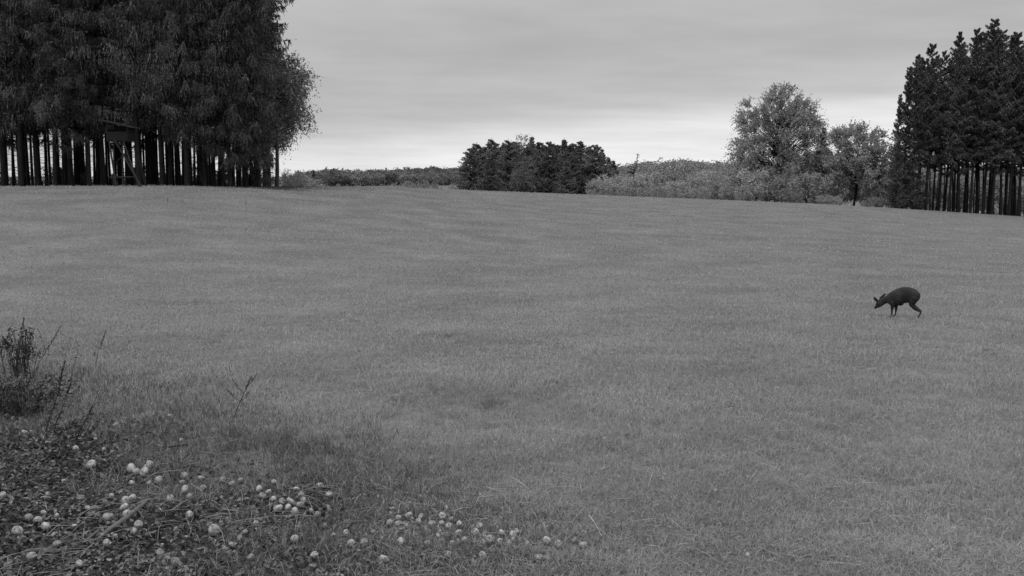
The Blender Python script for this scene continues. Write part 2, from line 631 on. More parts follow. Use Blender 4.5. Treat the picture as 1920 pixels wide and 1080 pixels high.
def build_grass():
    rng = np.random.default_rng(5)
    mb = MB()
    x, y = scatter_px(620000, 4.6, 125, rng)
    xs, ys = scatter_px(240000, 4.6, 40, rng, 1.25)
    side = np.abs(xs / ys) > .6
    x, y = np.concatenate([x, xs[side]]), np.concatenate([y, ys[side]])
    li = litter(x, y)
    keep = rng.random(len(x)) > li * np.clip(.985 - .12 * np.maximum(x + 2.4, 0), .6, .985)
    # stay out of the woods
    keep &= ~((x < -15) & (y > 69 + .06 * (x + 35)))
    keep &= ~((x > 46) & (y > 131))
    # bare spots and wheel-worn gaps
    gap = vnoise(x * 1.3, y * .7, 21) * .6 + vnoise(x * 3.6, y * 2.2, 22) * .4
    keep &= (gap < .72) | (rng.random(len(x)) < .35)
    hf = vnoise(x * 7, y * 5, 24)
    keep &= (hf > .3) | (rng.random(len(x)) < .45) | (y > 40)
    keep &= (hollow(x, y) < .5) | (rng.random(len(x)) < .2)
    nearp = y < 12.5
    ap = APXY
    for qx, qy, qd in ap:
        keep &= ~(nearp & ((x - qx)**2 + ((y - qy + .05) * .6)**2 < (.55 * qd + .02)**2))
    x, y, li = x[keep], y[keep], li[keep]
    tall = vnoise(x * .5, y * .5, 23)
    L = rng.uniform(.04, .095, len(x)) * (.85 + .3 * tall + .5 * vnoise(x * 5, y * 5, 25)) * (1 + .5 * li) * (1 + np.clip((y - 30) / 100, 0, .5))
    W = np.maximum(.004, y * .00048) * rng.uniform(.7, 1.4, len(x))
    lean = np.clip(rng.normal(.80, .2, len(x)) + .1 * (y > 14), .05, .985)
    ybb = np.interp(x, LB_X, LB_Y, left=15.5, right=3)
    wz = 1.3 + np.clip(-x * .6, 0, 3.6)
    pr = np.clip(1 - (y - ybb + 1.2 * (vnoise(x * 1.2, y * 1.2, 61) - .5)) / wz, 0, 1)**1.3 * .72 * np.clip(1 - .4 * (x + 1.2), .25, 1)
    dk = rng.random(len(x)) < pr  # share of short blades given the darker tone, rising towards the litter
    mbr = MB()
    blades(mb, x[~dk], y[~dk], L[~dk], W[~dk], lean[~dk], rng)
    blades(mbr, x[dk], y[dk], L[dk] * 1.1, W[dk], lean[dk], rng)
    m = leaf_mat('grass_blades', .27, .39, .5, .25, .8, coord='World', namp=.2)
    o = mb.build('grass', m)
    tag(o, 'short pale meadow grass covering the whole field', 'grass', kind='stuff')
    # rough taller grass along the unmown corner
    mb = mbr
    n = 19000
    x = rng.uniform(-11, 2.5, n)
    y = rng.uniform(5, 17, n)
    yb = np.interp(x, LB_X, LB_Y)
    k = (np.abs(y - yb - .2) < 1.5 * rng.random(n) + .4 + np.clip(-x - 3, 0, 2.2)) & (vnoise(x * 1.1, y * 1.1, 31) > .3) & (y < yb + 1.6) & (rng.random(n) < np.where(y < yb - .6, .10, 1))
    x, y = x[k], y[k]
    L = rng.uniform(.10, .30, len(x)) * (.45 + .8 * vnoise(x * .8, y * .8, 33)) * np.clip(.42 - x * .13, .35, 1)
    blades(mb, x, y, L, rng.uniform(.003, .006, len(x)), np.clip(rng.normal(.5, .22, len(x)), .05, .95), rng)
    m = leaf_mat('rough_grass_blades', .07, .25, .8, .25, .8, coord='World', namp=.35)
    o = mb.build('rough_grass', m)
    tag(o, 'taller rough grass and darker blades at the edge of the leaf litter on the left', 'grass', kind='stuff')


def build_litter():
    rng = np.random.default_rng(9)
    mb = MB()
    n = 230000
    x = rng.uniform(-10, 2.5, n)
    y = rng.uniform(4.4, 15, n)
    lm = litter(x, y)
    k = (rng.random(n) < lm**2.2 * np.clip(1.5 - y / 14, .2, 1) * np.clip(.75 - .22 * (x + 1.5), .3, 1)) & (np.abs(x) < .95 * y + .4)
    x, y = x[k], y[k]
    n = len(x)
    z = ground_z(x, y) + rng.uniform(.004, .03, n)
    c = np.stack([x, y, z], -1)
    th = rng.random(n) * 6.283
    tl = rng.normal(0, .4, n)
    u = np.stack([np.cos(th) * np.cos(tl), np.sin(th) * np.cos(tl), np.sin(tl)], -1)
    tmp = rng.normal(size=(n, 3)) * .45 + np.array([0, 0, 1.])
    v = nrm(np.cross(nrm(tmp), u))
    nn = np.cross(u, v)
    l = rng.uniform(.012, .034, n)[:, None]
    w = l * rng.uniform(.45, .75, n)[:, None]
    cur = rng.uniform(-.012, .016, n)[:, None]
    V = np.stack([c - u * l, c - u * l * .2 + v * w * .8 + nn * cur, c + u * l * .5 + v * w * .55 + nn * cur, c + u * l * 1.05, c + u * l * .5 - v * w * .55 + nn * cur, c - u * l * .2 - v * w * .8 + nn * cur], 1)
    i = np.arange(n)[:, None] * 6
    Fc = np.concatenate([i + np.array([[0, 1, 4, 5]]), i + np.array([[1, 2, 3, 4]])], 1).reshape(-1, 4)
    mb.quads(V.reshape(-1, 3), Fc)
    m = leaf_mat('fallen_leaves', .012, .24, 2, .15, .75, coord='World', namp=.5)
    o = mb.build('leaf_litter', m)
    tag(o, 'fallen dry leaves strewn over dark soil in the lower left corner', 'leaf litter', kind='stuff')
    # clover and broad leaves in the turf
    mb = MB()
    n = 5200
    x, y = scatter_px(n, 4.8, 26, rng)
    pl = vnoise(x * .6, y * .6, 41)
    k = pl > .45
    x, y = x[k], y[k]
    n = len(x)
    P = np.stack([x, y, ground_z(x, y) + .035], -1)
    a = rng.random(n) * 6.283
    D = np.stack([np.cos(a), np.sin(a), rng.uniform(.1, .6, n)], -1)
    sprays(mb, P, D, .05, 3, .022, .032, .3, rng, .6)
    o = mb.build('clover', leaf_mat('clover_leaves', .24, .55, .7, .2, .6, coord='World', namp=.25))
    tag(o, 'small pale clover and broad leaves dotted through the turf', 'clover', kind='stuff')
    # loose straw
    mb = MB()
    n = 3200
    x, y = scatter_px(n, 4.8, 14, rng)
    k = (vnoise(x * .7, y * .7, 45) > .5) & (x > -3)
    x, y = x[k], y[k]
    for xx, yy in zip(x, y):
        a = rng.random() * 6.283
        l = rng.uniform(.05, .16)
        z = gz(xx, yy) + rng.uniform(.03, .07)
        p = np.array([xx, yy, z])
        d = np.array([math.cos(a), math.sin(a), rng.normal(0, .18)])
        mb.tube([p - d * l, p + np.array([0, 0, .008]), p + d * l], [.0016, .0022, .0012], 3, False)
    o = mb.build('straw', M['straw'])
    tag(o, 'loose dry straws lying on the mown grass', 'straw', kind='stuff')


build_ground()
build_grass()
build_litter()


# ------------------------------------------------------------------ trees
def trunk_tube(mb, H, r0, r1, rng, bend=.15, seg=8, n=9):
    t = np.linspace(0, 1, n)
    ph = rng.random() * 6.28
    off = bend * np.sin(t * 2.2 + ph) - bend * math.sin(ph)
    ph2 = rng.random() * 6.28
    off2 = bend * np.sin(t * 2.6 + ph2) - bend * math.sin(ph2)
    pts = np.stack([off, off2, t * H - .4 * (t == 0)], -1)
    r = r0 + (r1 - r0) * t
    r[0] *= 1.15
    mb.tube(pts, r, seg)
    return pts


def tr_at(pts, z):
    return np.stack([np.interp(z, pts[:, 2], pts[:, 0]), np.interp(z, pts[:, 2], pts[:, 1]), z], -1)


def conifer(name, seed, H, cb, R, mat, bark, r0=.22, step=.45, per=6, st=9, hang=.8, lw=.09, ll=.26, k=5, pw=.75, slope=(-.25, .55), dead=0, tip=.9, bend=.15, hole=0.0, side_len=.38, lowfade=0.15, upturn=.25, jt=.42, ragged=0.0):
    """a spruce: trunk with boughs (one mesh) and its needle crown (one mesh)"""
    rng = np.random.default_rng(seed)
    root = empty(name, (0, 0, 0))
    tb, cr = MB(), MB()
    pts = trunk_tube(tb, H, r0, .02, rng, bend)
    zs = np.arange(cb - ragged, H - .4, step)
    z = np.repeat(zs, per) + rng.uniform(-.5, .5, len(zs) * per) * step
    az = rng.random(len(z)) * 6.283
    h = (z - cb) / (H - cb)
    h = np.maximum(h, 0)
    lf = np.clip(h / max(lowfade, 1e-3), .55, 1)
    Lb = R * (1 - np.clip(h, 0, 1))**pw * lf * rng.uniform(.55, 1.18, len(z)) + .12
    # broad lumps in the outline
    Lb *= 1 + .22 * np.sin(az * 2 + z * .9 + seed) * np.sin(z * 1.7 + seed)
    if hole or ragged:
        kp = (rng.random(len(z)) > hole) & ((z > cb) | (rng.random(len(z)) < .28 * (1 + (z - cb) / max(ragged, .1))))
        z, az, h, Lb = z[kp], az[kp], h[kp], Lb[kp]
    P0 = tr_at(pts, z)
    out = np.stack([np.cos(az), np.sin(az), np.zeros(len(z))], -1)
    a = slope[0] + (slope[1] - slope[0]) * np.clip(h, 0, 1)**1.3 + rng.normal(0, .08, len(z))
    b = upturn * (1 - h) + rng.normal(0, .05, len(z))
    up = np.array([0, 0, 1.])

    def bough(s):           # s (B,n)
        return P0[:, None] + out[:, None] * (Lb[:, None] * s)[..., None] + up * (Lb[:, None] * (a[:, None] * s + b[:, None] * s * s))[..., None]
    sg = np.linspace(0, 1, 4)[None].repeat(len(z), 0)
    B = bough(sg)
    for i in range(len(z)):
        tb.tube(B[i], np.array([.035, .025, .016, .006]) * (Lb[i] / R + .4), 3, False)
    n = st
    s = (np.arange(n)[None] + rng.random((len(z), n))) / n * .92 + .08
    Pb = bough(s)
    perp = np.stack([-np.sin(az), np.cos(az), np.zeros(len(z))], -1)
    for sgn in (-1, 1):
        f = rng.uniform(.75, 1.25, s.shape)
        l = (side_len * Lb[:, None] * (1.05 - s) + .28 * np.minimum(1, Lb / 1.6)[:, None]) * f
        D = nrm(out[:, None] * .55 + perp[:, None] * sgn * 1.0 + up * (-.1 - .85 * hang) + rng.normal(size=s.shape + (3,)) * .15)
        sprays(cr, Pb.reshape(-1, 3), D.reshape(-1, 3), l.ravel(), k, lw, ll, hang * .55, rng, jt)
    if hang > .3:           # hanging curtains
        l = rng.uniform(.35, 1.15, s.shape) * hang * np.clip(Lb[:, None] / R + .3, .4, 1.1)
        D = nrm(up * -1.0 + rng.normal(size=s.shape + (3,)) * .16)
        sprays(cr, Pb.reshape(-1, 3), D.reshape(-1, 3), l.ravel(), k, lw * .9, ll, .1, rng, .25)
    # along the bough and its tip
    D = nrm(out + up * (a + b)[:, None])
    sprays(cr, P0 + out * (Lb * .1)[:, None], D, Lb * 1.02, max(4, int(n * 1.6)), lw * 1.1, ll * 1.1, 0, rng, .5, .2, .04)
    # leader
    sprays(cr, np.array([[pts[-1][0], pts[-1][1], H - tip]] * 4), np.array([[0, 0, 1.]] * 4), tip, 7, lw * .8, ll * .8, 0, rng, .3, .6)
    if dead:
        nd = dead
        zd = rng.uniform(1.2, cb + 1, nd)
        ad = rng.random(nd) * 6.283
        ld = rng.uniform(.3, 1.3, nd)
        p = tr_at(pts, zd)
        for i in range(nd):
            o = np.array([math.cos(ad[i]), math.sin(ad[i]), rng.uniform(-.35, .1)])
            tb.tube([p[i], p[i] + o * ld[i] * .5, p[i] + o * ld[i] + np.array([0, 0, -.08])], [.018, .012, .005], 3, False)
    tb.build('trunk', bark, root)
    cr.build('crown', mat, root)
    return root


def broadleaf(name, seed, H, W, cb, mat, bark,  clumps=90, per=14, k=6, lw=.16, ll=.26, r0=.3, droop=.4, slen=1.3, stems=1, top=1.0, cr_r=.9, dens_low=1.0, uneven=.25, squash=1.0, low=1.0, skirt=0.0, dirw=.9):
    """a broadleaved tree: limbs reach to clumps of leafy twigs inside an uneven envelope"""
    rng = np.random.default_rng(seed)
    root = empty(name, (0, 0, 0))
    tb, cr = MB(), MB()
    tr = []
    for i in range(stems):
        ang = rng.random() * 6.28
        lean = 0 if stems == 1 else rng.uniform(.15, .4) * W / 6
        t = np.linspace(0, 1, 7)
        hh = H * (.78 if stems == 1 else rng.uniform(.55, .75))
        pts = np.stack([math.cos(ang) * lean * t * 2 + .12 * np.sin(t * 5 + i), math.sin(ang) * lean * t * 2 + .12 * np.cos(t * 4 + i) - .12, t * hh - .3 * (t == 0)], -1)
        tb.tube(pts, r0 / math.sqrt(stems) * (1.15 - 1.0 * t), 8)
        tr.append(pts)
    cen = []
    tries = 0
    while len(cen) < clumps and tries < clumps * 60:
        tries += 1
        u = rng.uniform(-1, 1, 3)
        rr = np.linalg.norm(u)
        if rr > 1 or rr < .35 * rng.random()**.5 + .12:
            continue
        az = math.atan2(u[1], u[0])
        lump = 1 + uneven * math.sin(az * 3 + seed) * math.sin(u[2] * 4 + seed * 1.7) + uneven * .5 * math.sin(az * 5 + u[2] * 7)
        zz = cb + (H - cb) * (u[2] * .5 + .5)**low
        wid = W / 2 * lump * (1 + skirt * max(0, -u[2]))
        if u[2] < -.2 and rng.random() > dens_low:
            continue
        cen.append((u[0] * wid, u[1] * wid * squash, zz, rr))
    cen = np.array(cen)
    C = cen[:, :3]
    out = nrm(np.stack([C[:, 0], C[:, 1], (C[:, 2] - (cb + (H - cb) * .4)) * .8], -1))
    for c, o in zip(C, out):
        p = tr[rng.integers(len(tr))]
        hz = np.hypot(c[0], c[1])
        z0 = np.clip(c[2] - hz * rng.uniform(.5, 1.0), cb * .6 + .2, p[-1, 2] * .97)
        a = tr_at(p, np.array([z0]))[0]
        mid = a * .45 + c * .55 + np.array([0, 0, .12 * hz])
        tb.tube([a, a * .75 + mid * .25 + np.array([0, 0, .05 * hz]), mid, c], np.array([.055, .045, .03, .01]) * (r0 / .3) * (hz / (W / 2) * .6 + .5), 4, False)
    n = per
    P = np.repeat(C, n, 0) + rng.normal(size=(len(C) * n, 3)) * .28 * cr_r
    D = nrm(np.repeat(out, n, 0) * dirw + rng.normal(size=(len(C) * n, 3)) * .75 + np.array([0, 0, .25]))
    l = slen * rng.uniform(.45, 1.15, len(P))
    sprays(cr, P, D, l, k, lw, ll, droop * rng.uniform(.5, 1.4, len(P)), rng, .6, .3, .05)
    tb.build('trunk', bark, root)
    cr.build('crown', mat, root)
    return root


ORD = ['first', 'second', 'third', 'fourth', 'fifth', 'sixth', 'seventh', 'eighth', 'ninth', 'tenth', 'eleventh', 'twelfth',
       'thirteenth', 'fourteenth', 'fifteenth', 'sixteenth', 'seventeenth', 'eighteenth', 'nineteenth', 'twentieth']


def ordn(i, n):
    if i == 0:
        return 'leftmost'
    if i == n - 1 and n > 2:
        return 'rightmost'
    if i < len(ORD):
        return ORD[i] + ' from the left'
    return '%s from the left' % ('%dst' % (i + 1) if (i + 1) % 10 == 1 else '%dnd' % (i + 1) if (i + 1) % 10 == 2 else '%drd' % (i + 1) if (i + 1) % 10 == 3 else '%dth' % (i + 1))


class Pool:
    """first use moves the prototype, later uses copy it with its parts"""

    def __init__(self, protos):
        self.p = protos
        self.used = [False] * len(protos)

    def put(self, i, loc, rz, sc, szx=1.0):
        i = i % len(self.p)
        if not self.used[i]:
            o = self.p[i]
            self.used[i] = True
        else:
            o = copy_tree(self.p[i])
        o.location = tuple(float(v) for v in loc)
        o.rotation_euler = (0, 0, rz)
        o.scale = (sc * szx, sc * szx, sc)
        return o


def stand(pool, spots, label, cat, group, seed=0):
    """spots: (px, depth, proto, height_px_top or scale, widthfactor)"""
    rng = np.random.default_rng(seed)
    spots = sorted(spots, key=lambda s: s[0])
    for k, (px, dep, pi, sc, wf) in enumerate(spots):
        p = at(px, depth=dep)
        o = pool.put(pi, p, rng.random() * 6.283, sc, wf)
        tag(o, label % ordn(k, len(spots)), cat, group)


def hs(px, dep, top, H):
    """scale so that a tree of height H standing there reaches the pixel row top"""
    p = at(px, depth=dep)
    return float((CAMH - drop(top, dep) - p[2]) / H)


# left wood -----------------------------------------------------------------
edge = Pool([
    conifer('spruce', 11, 23, 5.7, 3.9, M['edge_spruce'], M['bark'], .17, .95, 6, 17, 1.25, .065, .26, 8, .5, (-.34, .35), 16, bend=.2, lowfade=.05, side_len=.22, jt=.24, ragged=2.2),
    conifer('spruce', 12, 24, 5.0, 3.6, M['edge_spruce'], M['bark'], .15, .95, 6, 17, 1.15, .065, .26, 8, .5, (-.42, .35), 14, bend=.2, lowfade=.05, side_len=.22, jt=.24, ragged=2.2),
    conifer('spruce', 13, 22, 6.3, 3.7, M['edge_spruce'], M['bark'], .18, .95, 6, 17, 1.4, .065, .26, 8, .5, (-.28, .35), 18, bend=.25, lowfade=.05, side_len=.22, jt=.24, ragged=2.2),
    conifer('spruce', 14, 22, 2.0, 3.2, M['edge_spruce'], M['bark'], .17, .8, 6, 15, 1.0, .065, .26, 8, .55, (-.4, .35), 0, bend=.2, lowfade=.12, side_len=.25, jt=.26),
    conifer('spruce', 15, 22, 4.0, 3.5, M['edge_spruce'], M['bark'], .17, .9, 6, 16, 1.15, .065, .26, 8, .52, (-.4, .35), 8, bend=.2, lowfade=.08, side_len=.23, jt=.25),
])
spots = [(-85, 70, 2, 1.0, 1), (-40, 69, 0, .96, 1), (8, 70.5, 1, 1.04, 1), (40, 69, 2, .9, 1), (72, 71, 0, 1.08, 1), (104, 69.5, 1, .86, 1), (134, 72, 2, 1.0, 1), (168, 70.5, 0, .84, 1.0),
         (196, 72, 2, .85, 1), (262, 70.5, 0, 1.02, 1), (305, 71.5, 2, .82, 1), (320, 73, 0, .9, 1.0), (352, 71, 4, 1.0, 1), (384, 72, 4, .86, 1), (402, 74, 4, .8, 1),
         (432, 72, 3, .98, .95), (462, 74, 3, 1.0, .9), (486, 74, 3, 1.04, .85), (500, 80, 4, 1.0, .6)]
stand(edge, spots, 'tall drooping spruce in the front row of the left wood, %s', 'spruce tree', 'spruces along the front of the left wood', 2)
inner = Pool([
    conifer('spruce', 21, 24, 7.0, 2.8, M['edge_spruce'], M['bark'], .16, .8, 6, 8, .7, .12, .36, 5, .5, (-.3, .3), 46, bend=.2, ragged=3.0),
    conifer('spruce', 22, 23, 7.6, 2.6, M['edge_spruce'], M['bark'], .12, .8, 6, 8, .7, .12, .36, 5, .5, (-.3, .3), 50, bend=.3, ragged=3.0),
    conifer('spruce', 23, 22, 6.0, 2.8, M['edge_spruce'], M['bark'], .14, .8, 6, 8, .8, .12, .36, 5, .5, (-.35, .3), 40, bend=.3, ragged=3.0),
])
rng = np.random.default_rng(33)
spots = []
for i in range(84):
    px = -70 + 580 * (i + rng.random()) / 84
    dep = rng.uniform(75, 100)
    spots.append((px, dep, 2 if dep > 90 else i % 2, rng.uniform(.85, 1.1), rng.uniform(.85, 1.1)))
stand(inner, spots, 'thin shaded spruce trunk deep inside the left wood, %s', 'spruce tree', 'inner trunks of the left wood', 3)
under = Pool([conifer('small_spruce', 24, 3.4, .2, 1.3, M['edge_spruce'], M['bark'], .05, .3, 6, 7, .5, .1, .28, 4, .7, (-.1, .6), 0),
              broadleaf('undergrowth_bush', 25, 2.6, 2.6, .1, M['edge_spruce'], M['bark'], 30, 10, 5, .1, .18, .04, .3, .6, 3)])
spots = []
for i in range(26):
    px = -60 + 560 * (i + rng.random()) / 26
    spots.append((px, rng.uniform(84, 108), i % 2, rng.uniform(.4, .85), 1.1))
stand(under, spots, 'small dark bush between the trunks of the left wood, %s', 'bush', 'undergrowth of the left wood', 4)

# light broadleaf bulging out of the wood's right end
lf = broadleaf('beech_tree', 41, 9.8, 5.2, 3.3, M['edge_leaf'], M['pale_bark'], 190, 26, 7, .10, .22, .16, .6, .9, uneven=.2, squash=.9, cr_r=1.1)
p = at(519, depth=79)
lf.location = tuple(p)
lf.scale = (.93, .93, 1.0)
tag(lf, 'paler leafy tree bulging from the right end of the left wood over the meadow', 'beech tree')

# right wood ----------------------------------------------------------------
rwood = Pool([
    conifer('spruce', 51, 24, 7.9, 3.1, M['spruce'], M['bark'], .2, .75, 6, 9, .5, .13, .36, 5, .6, (-.15, .75), 14, bend=.35, lowfade=.3, hole=.08, ragged=3.2),
    conifer('spruce', 52, 22, 6.6, 3.0, M['spruce'], M['bark'], .17, .75, 6, 9, .45, .13, .36, 5, .6, (-.15, .8), 18, bend=.3, lowfade=.35, hole=.15, ragged=3.2),
    conifer('spruce', 53, 20, .5, 2.8, M['spruce'], M['bark'], .2, .7, 6, 9, .45, .13, .36, 5, .62, (-.2, .8), 0, bend=.2, lowfade=.02),
])
tops = [(1679, 128, 2, 176, .72), (1693, 129, 2, 124, .95), (1712, 131, 2, 102, .9), (1738, 129.5, 1, 82, .95), (1762, 132, 1, 96, .95), (1780, 130, 0, 92, 1), (1799, 131, 0, 60, .95),
        (1821, 130.5, 1, 54, 1), (1845, 132, 0, 38, 1), (1862, 130.5, 1, 66, 1), (1879, 132, 0, 56, 1), (1894, 131, 1, 60, 1), (1912, 132, 0, 50, 1), (1935, 131, 1, 44, 1), (1958, 132, 0, 50, 1), (1985, 132, 0, 40, 1),
        (1722, 137, 1, 108, .9), (1750, 136, 1, 104, 1.05), (1772, 137, 0, 100, 1.05), (1790, 136, 1, 84, 1.05), (1810, 137, 0, 68, 1.05), (1833, 136, 1, 60, 1.05), (1855, 137, 0, 58, 1.05), (1888, 136, 1, 66, 1.05), (1905, 137, 0, 66, 1.05), (1925, 136, 1, 60, 1.05)]
HH = [24, 22, 20]
stand(rwood, [(a, b, c, hs(a, b, t, HH[c]), w) for a, b, c, t, w in tops],
      'tall spruce in the right wood with a broad crown, %s', 'spruce tree', 'spruces along the front of the right wood', 5)
rin = Pool([
    conifer('spruce', 61, 22, 8.8, 2.2, M['spruce'], M['bark'], .14, .9, 5, 7, .4, .17, .42, 4, .6, (-.1, .6), 36, bend=.4, ragged=3.0),
    conifer('spruce', 62, 21, 9.2, 2.1, M['spruce'], M['bark'], .10, .9, 5, 7, .4, .17, .42, 4, .6, (-.1, .6), 40, bend=.5, ragged=3.0),
])
spots = []
for i in range(38):
    px = 1715 + 270 * (i + rng.random()) / 38
    spots.append((px, rng.uniform(134, 152), i % 2, rng.uniform(.8, .98), 1))
stand(rin, spots, 'slender spruce trunk deep inside the right wood, %s', 'spruce tree', 'inner trunks of the right wood', 6)

# spruce clump in the middle --------------------------------------------------
clump = Pool([
    conifer('young_spruce', 71, 12, .4, 3.5, M['young_spruce'], M['bark'], .16, .5, 7, 9, .3, .13, .42, 5, .8, (-.1, .5), 0, lowfade=.01, tip=1.1, side_len=.42, jt=.35),
    conifer('young_spruce', 72, 12, .3, 3.0, M['young_spruce'], M['bark'], .15, .5, 7, 9, .25, .13, .42, 5, .9, (-.05, .55), 0, lowfade=.01, tip=1.4, side_len=.42, jt=.35),
    conifer('young_spruce', 73, 12, .4, 3.9, M['young_spruce'], M['bark'], .17, .5, 7, 9, .35, .13, .42, 5, .65, (-.15, .45), 0, lowfade=.01, tip=.7, side_len=.42, jt=.35),
    broadleaf('young_pine', 74, 12, 5.6, .5, M['young_spruce'], M['bark'], 90, 18, 5, .14, .36, .16, .1, 1.1, uneven=.22),
])
tops = [(882, 196, 2, 277), (897, 200, 0, 266), (911, 206, 1, 270), (924, 199, 0, 258), (940, 204, 1, 268), (954, 198, 0, 261), (966, 207, 2, 266), (975, 201, 1, 259), (988, 197, 2, 272), (999, 205, 1, 255),
        (1013, 199, 2, 267), (1029, 196, 2, 264), (1043, 206, 0, 268), (1057, 201, 1, 259), (1070, 197, 2, 270), (1086, 203, 2, 264), (1101, 200, 0, 270), (1115, 196, 2, 272), (1130, 200, 1, 277), (1141, 203, 1, 289),
        (1148, 207, 1, 300), (1062, 190, 0, 300), (985, 190, 2, 296), (918, 190, 0, 292), (905, 214, 2, 272), (932, 214, 2, 268), (960, 215, 2, 266), (990, 214, 2, 265), (1020, 214, 0, 267), (1048, 215, 2, 268), (1075, 214, 2, 268), (1105, 213, 2, 275), (1128, 213, 0, 284)]
rk = np.random.default_rng(70)
stand(clump, [(a, b, 3 if k in (7, 22) else c, hs(a, b, t + rk.uniform(-2, 4), 12), rk.uniform(1.0, 1.35)) for k, (a, b, c, t) in enumerate(tops)],
      'young spruce in the dark clump beyond the meadow, %s', 'young spruce', 'young spruces of the middle clump', 7)

# big broadleaved trees -------------------------------------------------------
o = broadleaf('beech_tree', 81, 18.5, 15.5, .8, M['beech'], M['bark'], 360, 20, 9, .19, .40, .45, .5, 2.4, dirw=1.5, uneven=.15, low=1.15, skirt=.5)
p = at(1456, depth=150)
o.location = tuple(p)
s_ = hs(1460, 150, 156, 19.2)
o.scale = (s_ * .93, s_ * .93, s_)
tag(o, 'tallest pale broadleaved tree, feathery arching twigs above the bushes', 'beech tree')
o = broadleaf('oak_tree', 82, 12.5, 8.2, 2.8, M['beech'], M['bark'], 150, 20, 6, .2, .34, .22, .15, 1.1, uneven=.25, stems=2)
p = at(1600, depth=140)
o.location = tuple(p)
s_ = hs(1600, 140, 222, 12.8)
o.scale = (s_, s_, s_)
tag(o, 'round-crowned tree on a forked dark trunk between the tallest tree and the right wood', 'oak tree')
o = broadleaf('oak_tree', 83, 10, 6.0, 2.4, M['beech'], M['bark'], 85, 19, 6, .2, .34, .15, .2, 1.0, uneven=.3)
p = at(1645, depth=137)
o.location = tuple(p)
s_ = hs(1645, 137, 262, 10.4)
o.scale = (s_, s_, s_)
tag(o, 'smaller loose-crowned tree touching the left edge of the right wood', 'oak tree')
o = conifer('spruce', 84, 14, .6, 2.4, M['young_spruce'], M['bark'], .2, .5, 6, 7, .3, .15, .4, 4, .7, (-.1, .8), 0)
p = at(1539, depth=146)
o.location = tuple(p)
s_ = hs(1539, 146, 234, 14)
o.scale = (s_, s_, s_)
tag(o, 'narrow dark spruce hard against the right side of the tallest pale tree', 'spruce tree')

# bushes and young trees between the clump and the right wood --------------------
bush = Pool([
    broadleaf('bush', 91, 4.6, 4.6, .3, M['bush'], M['pale_bark'], 55, 13, 5, .16, .28, .07, .3, .8, 3, uneven=.3),
    broadleaf('bush', 92, 5.4, 3.6, .3, M['bush'], M['pale_bark'], 50, 13, 5, .16, .28, .07, .2, .8, 2, uneven=.35),
    broadleaf('bush', 93, 3.2, 4.2, .2, M['bush'], M['pale_bark'], 42, 13, 5, .16, .26, .05, .3, .7, 3, uneven=.3),
])
bt = [(1122, 152, 0, 331), (1146, 158, 0, 324), (1168, 165, 1, 322), (1188, 154, 0, 330), (1206, 170, 0, 318), (1226, 158, 1, 325), (1247, 172, 0, 316), (1262, 152, 2, 338), (1280, 166, 1, 318), (1299, 155, 0, 326),
      (1316, 170, 0, 314), (1334, 157, 1, 322), (1350, 150, 2, 338), (1362, 165, 0, 312), (1240, 140, 2, 348), (1312, 138, 2, 350), (1180, 142, 2, 350), (1375, 146, 1, 312),
      (1396, 142, 0, 322), (1418, 141, 0, 312), (1442, 143, 1, 308), (1468, 140, 0, 326), (1490, 141, 1, 305), (1512, 139, 0, 318), (1530, 141, 0, 325), (1405, 136, 2, 345), (1484, 135, 2, 350),
      (1552, 143, 1, 322), (1578, 147, 0, 318), (1628, 146, 1, 318), (1655, 143, 0, 325),
      (1700, 168, 0, 322), (1728, 172, 1, 318), (1757, 167, 0, 324), (1786, 171, 1, 320), (1815, 168, 0, 326), (1846, 172, 1, 322), (1878, 168, 0, 328), (1908, 172, 1, 324), (1938, 168, 0, 330), (1970, 170, 1, 326)]
BH = [4.9, 5.7, 3.5]
rb = np.random.default_rng(8)
bts = sorted(bt)
grp = [('between the spruce clump and the tallest tree', 0, 1385), ('under and around the tallest pale tree', 1385, 1540), ('between the tallest tree and the right wood', 1540, 1690), ('behind the trunks of the right wood', 1690, 2000)]
for g, a0, a1 in grp:
    sub = [b for b in bts if a0 <= b[0] < a1]
    for k, (px, dep, pi, top) in enumerate(sub):
        o = bush.put(pi, at(px, depth=dep), rb.random() * 6.28, hs(px, dep, top, BH[pi]), 1.05)
        tag(o, 'grey bush %s, %s' % (g, ordn(k, len(sub))), 'bush', 'bushes ' + g)

# pale weeds at the wood's foot (goldenrod)
gold = Pool([broadleaf('pale_shrub', 94, 1.7, 3.0, .1, leaf_mat('pale_shrub_leaves', .22, .42, .8, .3, namp=.15), M['pale_bark'], 36, 13, 5, .1, .2, .02, .2, .5, 3, uneven=.15)])
for k, (px, dep, top) in enumerate([(1545, 133, 368), (1563, 132, 367), (1634, 131, 370), (1654, 131, 372)]):
    o = gold.put(0, at(px, depth=dep), k * 1.7, hs(px, dep, top, 1.8), 1.0)
    tag(o, ['low soft pale shrub at the foot of the tallest tree, right side', 'low soft pale shrub just left of the forked trunk', 'low soft pale shrub just right of the forked trunk', 'low soft pale shrub touching the right wood'][k], 'shrub', 'low pale shrubs at the meadow edge')

